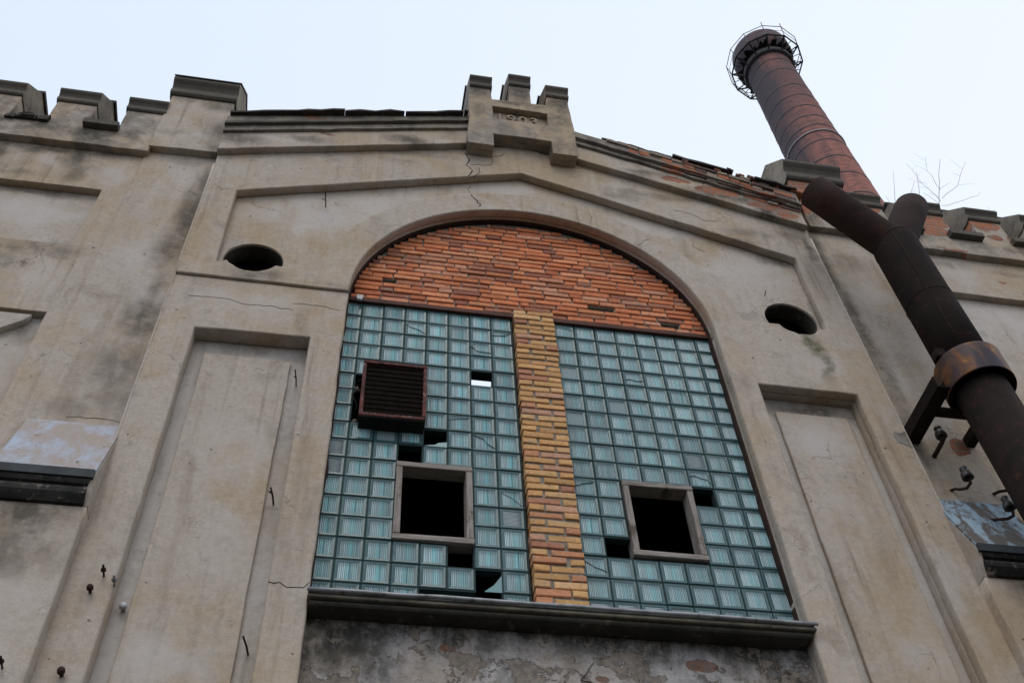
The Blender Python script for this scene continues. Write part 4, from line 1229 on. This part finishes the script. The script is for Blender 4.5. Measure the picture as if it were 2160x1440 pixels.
def sapling(label, stems, y=.30):
    """stems: (points in x and z, base radius, twigs?); every stem sways a little in depth"""
    bm = bmesh.new()
    for pts, r, tw in stems:
        p = []
        yy = y
        for (a, b) in zip(pts, pts[1:]):
            for q in range(3):
                t = q / 3
                yy += random.uniform(-.02, .02)
                p.append((a[0] + t * (b[0] - a[0]) + random.uniform(-.012, .012), yy, a[1] + t * (b[1] - a[1]) + random.uniform(-.012, .012)))
        p.append((pts[-1][0], yy, pts[-1][1]))
        n = len(p)
        tube_bm(bm, p, [r * (1 - .6 * i / n) for i in range(n)], 5)
        if tw:
            for i in range(2, n - 1, 1):
                if random.random() < .6:
                    sg = random.choice((-1, 1))
                    L = random.uniform(.12, .32)
                    d = Vector(p[i]) - Vector(p[i - 1])
                    d.normalize()
                    a = sg * random.uniform(.5, .9)
                    nd = Vector((d.x * cos(a) + d.z * sin(a), random.uniform(-.3, .3), d.z * cos(a) - d.x * sin(a)))
                    tube_bm(bm, [p[i], tuple(Vector(p[i]) + nd * L * .5 + Vector((0, 0, .01))), tuple(Vector(p[i]) + nd * L)], [r * .4, r * .34, r * .22], 4)
    o = bm_obj('sapling', bm, M['bark'])
    tag(o, label, 'sapling', 'leafless saplings on the right parapet')


sapling('tallest bare sapling growing behind the battlement right of the pipe', [
    ([(5.9, 12.5), (6.17, 13.43), (6.40, 14.05), (6.71, 14.79)], 0.0061, True), ([(6.20, 13.5), (6.62, 13.95), (7.06, 14.71)], 0.0040, True),
    ([(6.17, 13.43), (6.05, 13.85), (5.98, 14.35)], 0.0032, True), ([(6.12, 13.3), (6.45, 13.45), (6.80, 13.67), (6.93, 13.85)], 0.0032, False), ([(6.3, 13.8), (6.30, 14.3), (6.42, 14.7)], 0.0032, True)])
sapling('thin bare shoots just right of the rounded pipe end', [([(5.55, 12.6), (5.85, 13.4), (6.10, 14.2)], .005, True), ([(5.7, 13.0), (5.75, 13.5), (5.98, 13.95)], .004, True)])
sapling('wispy shoot behind the rounded pipe end', [([(5.2, 12.6), (5.55, 13.6), (5.72, 14.12)], .004, False), ([(5.35, 12.9), (5.36, 13.4)], .0035, False)])
sapling('small shoot above the battlement at the right edge', [([(6.3, 12.5), (6.6, 13.1), (6.95, 13.4)], .004, True)])

# ------------------------------------------------------------------ chimney
CXY = (16.0, 12.0)
ch = thing('factory_chimney', 'tall round brick chimney with iron hoops and a railed gallery near its top', 'chimney', (CXY[0], CXY[1], 0))


def cr(z):
    return 1.02 + max(0, (47.0 - z)) * .0172


def uv_tube(name, prof, mat, parent, seg=72):
    vs, fs, uv = [], [], []
    for r, z in prof:
        for s in range(seg):
            a = 2 * pi * s / seg
            vs.append((CXY[0] + r * cos(a), CXY[1] + r * sin(a), z))
    Rm = 1.3
    lens = [0]
    for (r0, z0), (r1, z1) in zip(prof, prof[1:]):
        lens.append(lens[-1] + hypot(r1 - r0, z1 - z0))
    for i in range(len(prof) - 1):
        for s in range(seg):
            fs.append((i * seg + s, i * seg + (s + 1) % seg, (i + 1) * seg + (s + 1) % seg, (i + 1) * seg + s))
            for (ss, ii) in ((s, i), (s + 1, i), (s + 1, i + 1), (s, i + 1)):
                uv.append((2 * pi * ss / seg * Rm, lens[ii]))
    return mesh(name, vs, fs, mat, parent, True, uvs=uv)


prof = [(cr(z), z) for z in range(0, 46, 3)] + [(cr(46.3), 46.3), (1.09, 46.5), (1.12, 46.9), (1.2, 47.1), (1.34, 47.35), (1.36, 47.5), (1.36, 48.3), (1.0, 48.32), (1.0, 46)]
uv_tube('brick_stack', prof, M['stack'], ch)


def hoop(z, r, h=.075, th=.010, mat='hoop', nm='iron_hoop'):
    return lathe(nm, [(r - .02, z), (r + th, z), (r + th, z + h), (r - .02, z + h)], (*CXY, 0), M[mat], ch, 64)


for z_ in (45.6, 44.5, 42.85, 41.8, 40.75, 39.8, 38.95, 37.65, 36.3, 35.0, 33.5, 32.0):
    hoop(z_, cr(z_))
for z_ in (38.4,):
    hoop(z_, cr(z_), .05, .05, 'zinc', 'pale_hoop')
# gallery: brackets, floor ring, railing
GZ, GR, NG = 46.95, 1.66, 12
lathe('gallery_band', [(1.0, 46.35), (1.17, 46.35), (1.19, 46.6), (1.0, 46.6)], (*CXY, 0), M['hoop'], ch, 48)


def gp_(i, r, z):
    a = 2 * pi * (i + .33) / NG
    return (CXY[0] + r * cos(a), CXY[1] + r * sin(a), z)


lst = []
for i in range(NG):
    lst += [([gp_(i, GR, GZ), gp_(i + 1, GR, GZ)], .035), ([gp_(i, 1.1, 46.4), gp_(i, GR, GZ)], .04), ([gp_(i, 1.1, GZ), gp_(i, GR, GZ)], .03), ([gp_(i + .5, 1.1, GZ), gp_(i + .5, GR * .97, GZ)], .018)]
tubes('gallery_bracket', lst, M['soot_black'], ch, 5, False)
lst = []
for i in range(NG):
    for dz, rr2 in ((.45, .010), (.85, .018)):
        lst.append(([gp_(i, GR + .1 * dz, GZ + dz), gp_(i + 1, GR + .1 * dz, GZ + dz)], rr2))
    lst.append(([gp_(i, GR, GZ), gp_(i, GR + .085, GZ + .85)], .02))
lst += [([gp_(3.0, GR + .09, GZ + .85), gp_(3.1, GR + .12, GZ + 1.2)], .02), ([gp_(8.0, GR + .09, GZ + .85), gp_(8.02, GR + .12, GZ + 1.15)], .02), ([gp_(9.0, GR + .09, GZ + .85), gp_(9.0, GR + .12, GZ + 1.15)], .02)]
tubes('railing', lst, M['rail'], ch, 5, False)
bm = bmesh.new()
nd = NG * 8
ring = []
for i in range(nd):
    a = i * NG / nd
    r1 = 1.14 + max(.03, random.uniform(-.15, .34))
    ring.append([bm.verts.new(gp_(a, q, GZ + dz)) for q, dz in ((1.10, -.1), (r1, -.02), (r1, .02), (1.10, -.05))])
for i in range(nd):
    c0, c1 = ring[i], ring[(i + 1) % nd]
    for e in range(4):
        bm.faces.new((c0[e], c1[e], c1[(e + 1) % 4], c0[(e + 1) % 4]))
bm_obj('broken_deck', bm, M['soot_black'], ch)
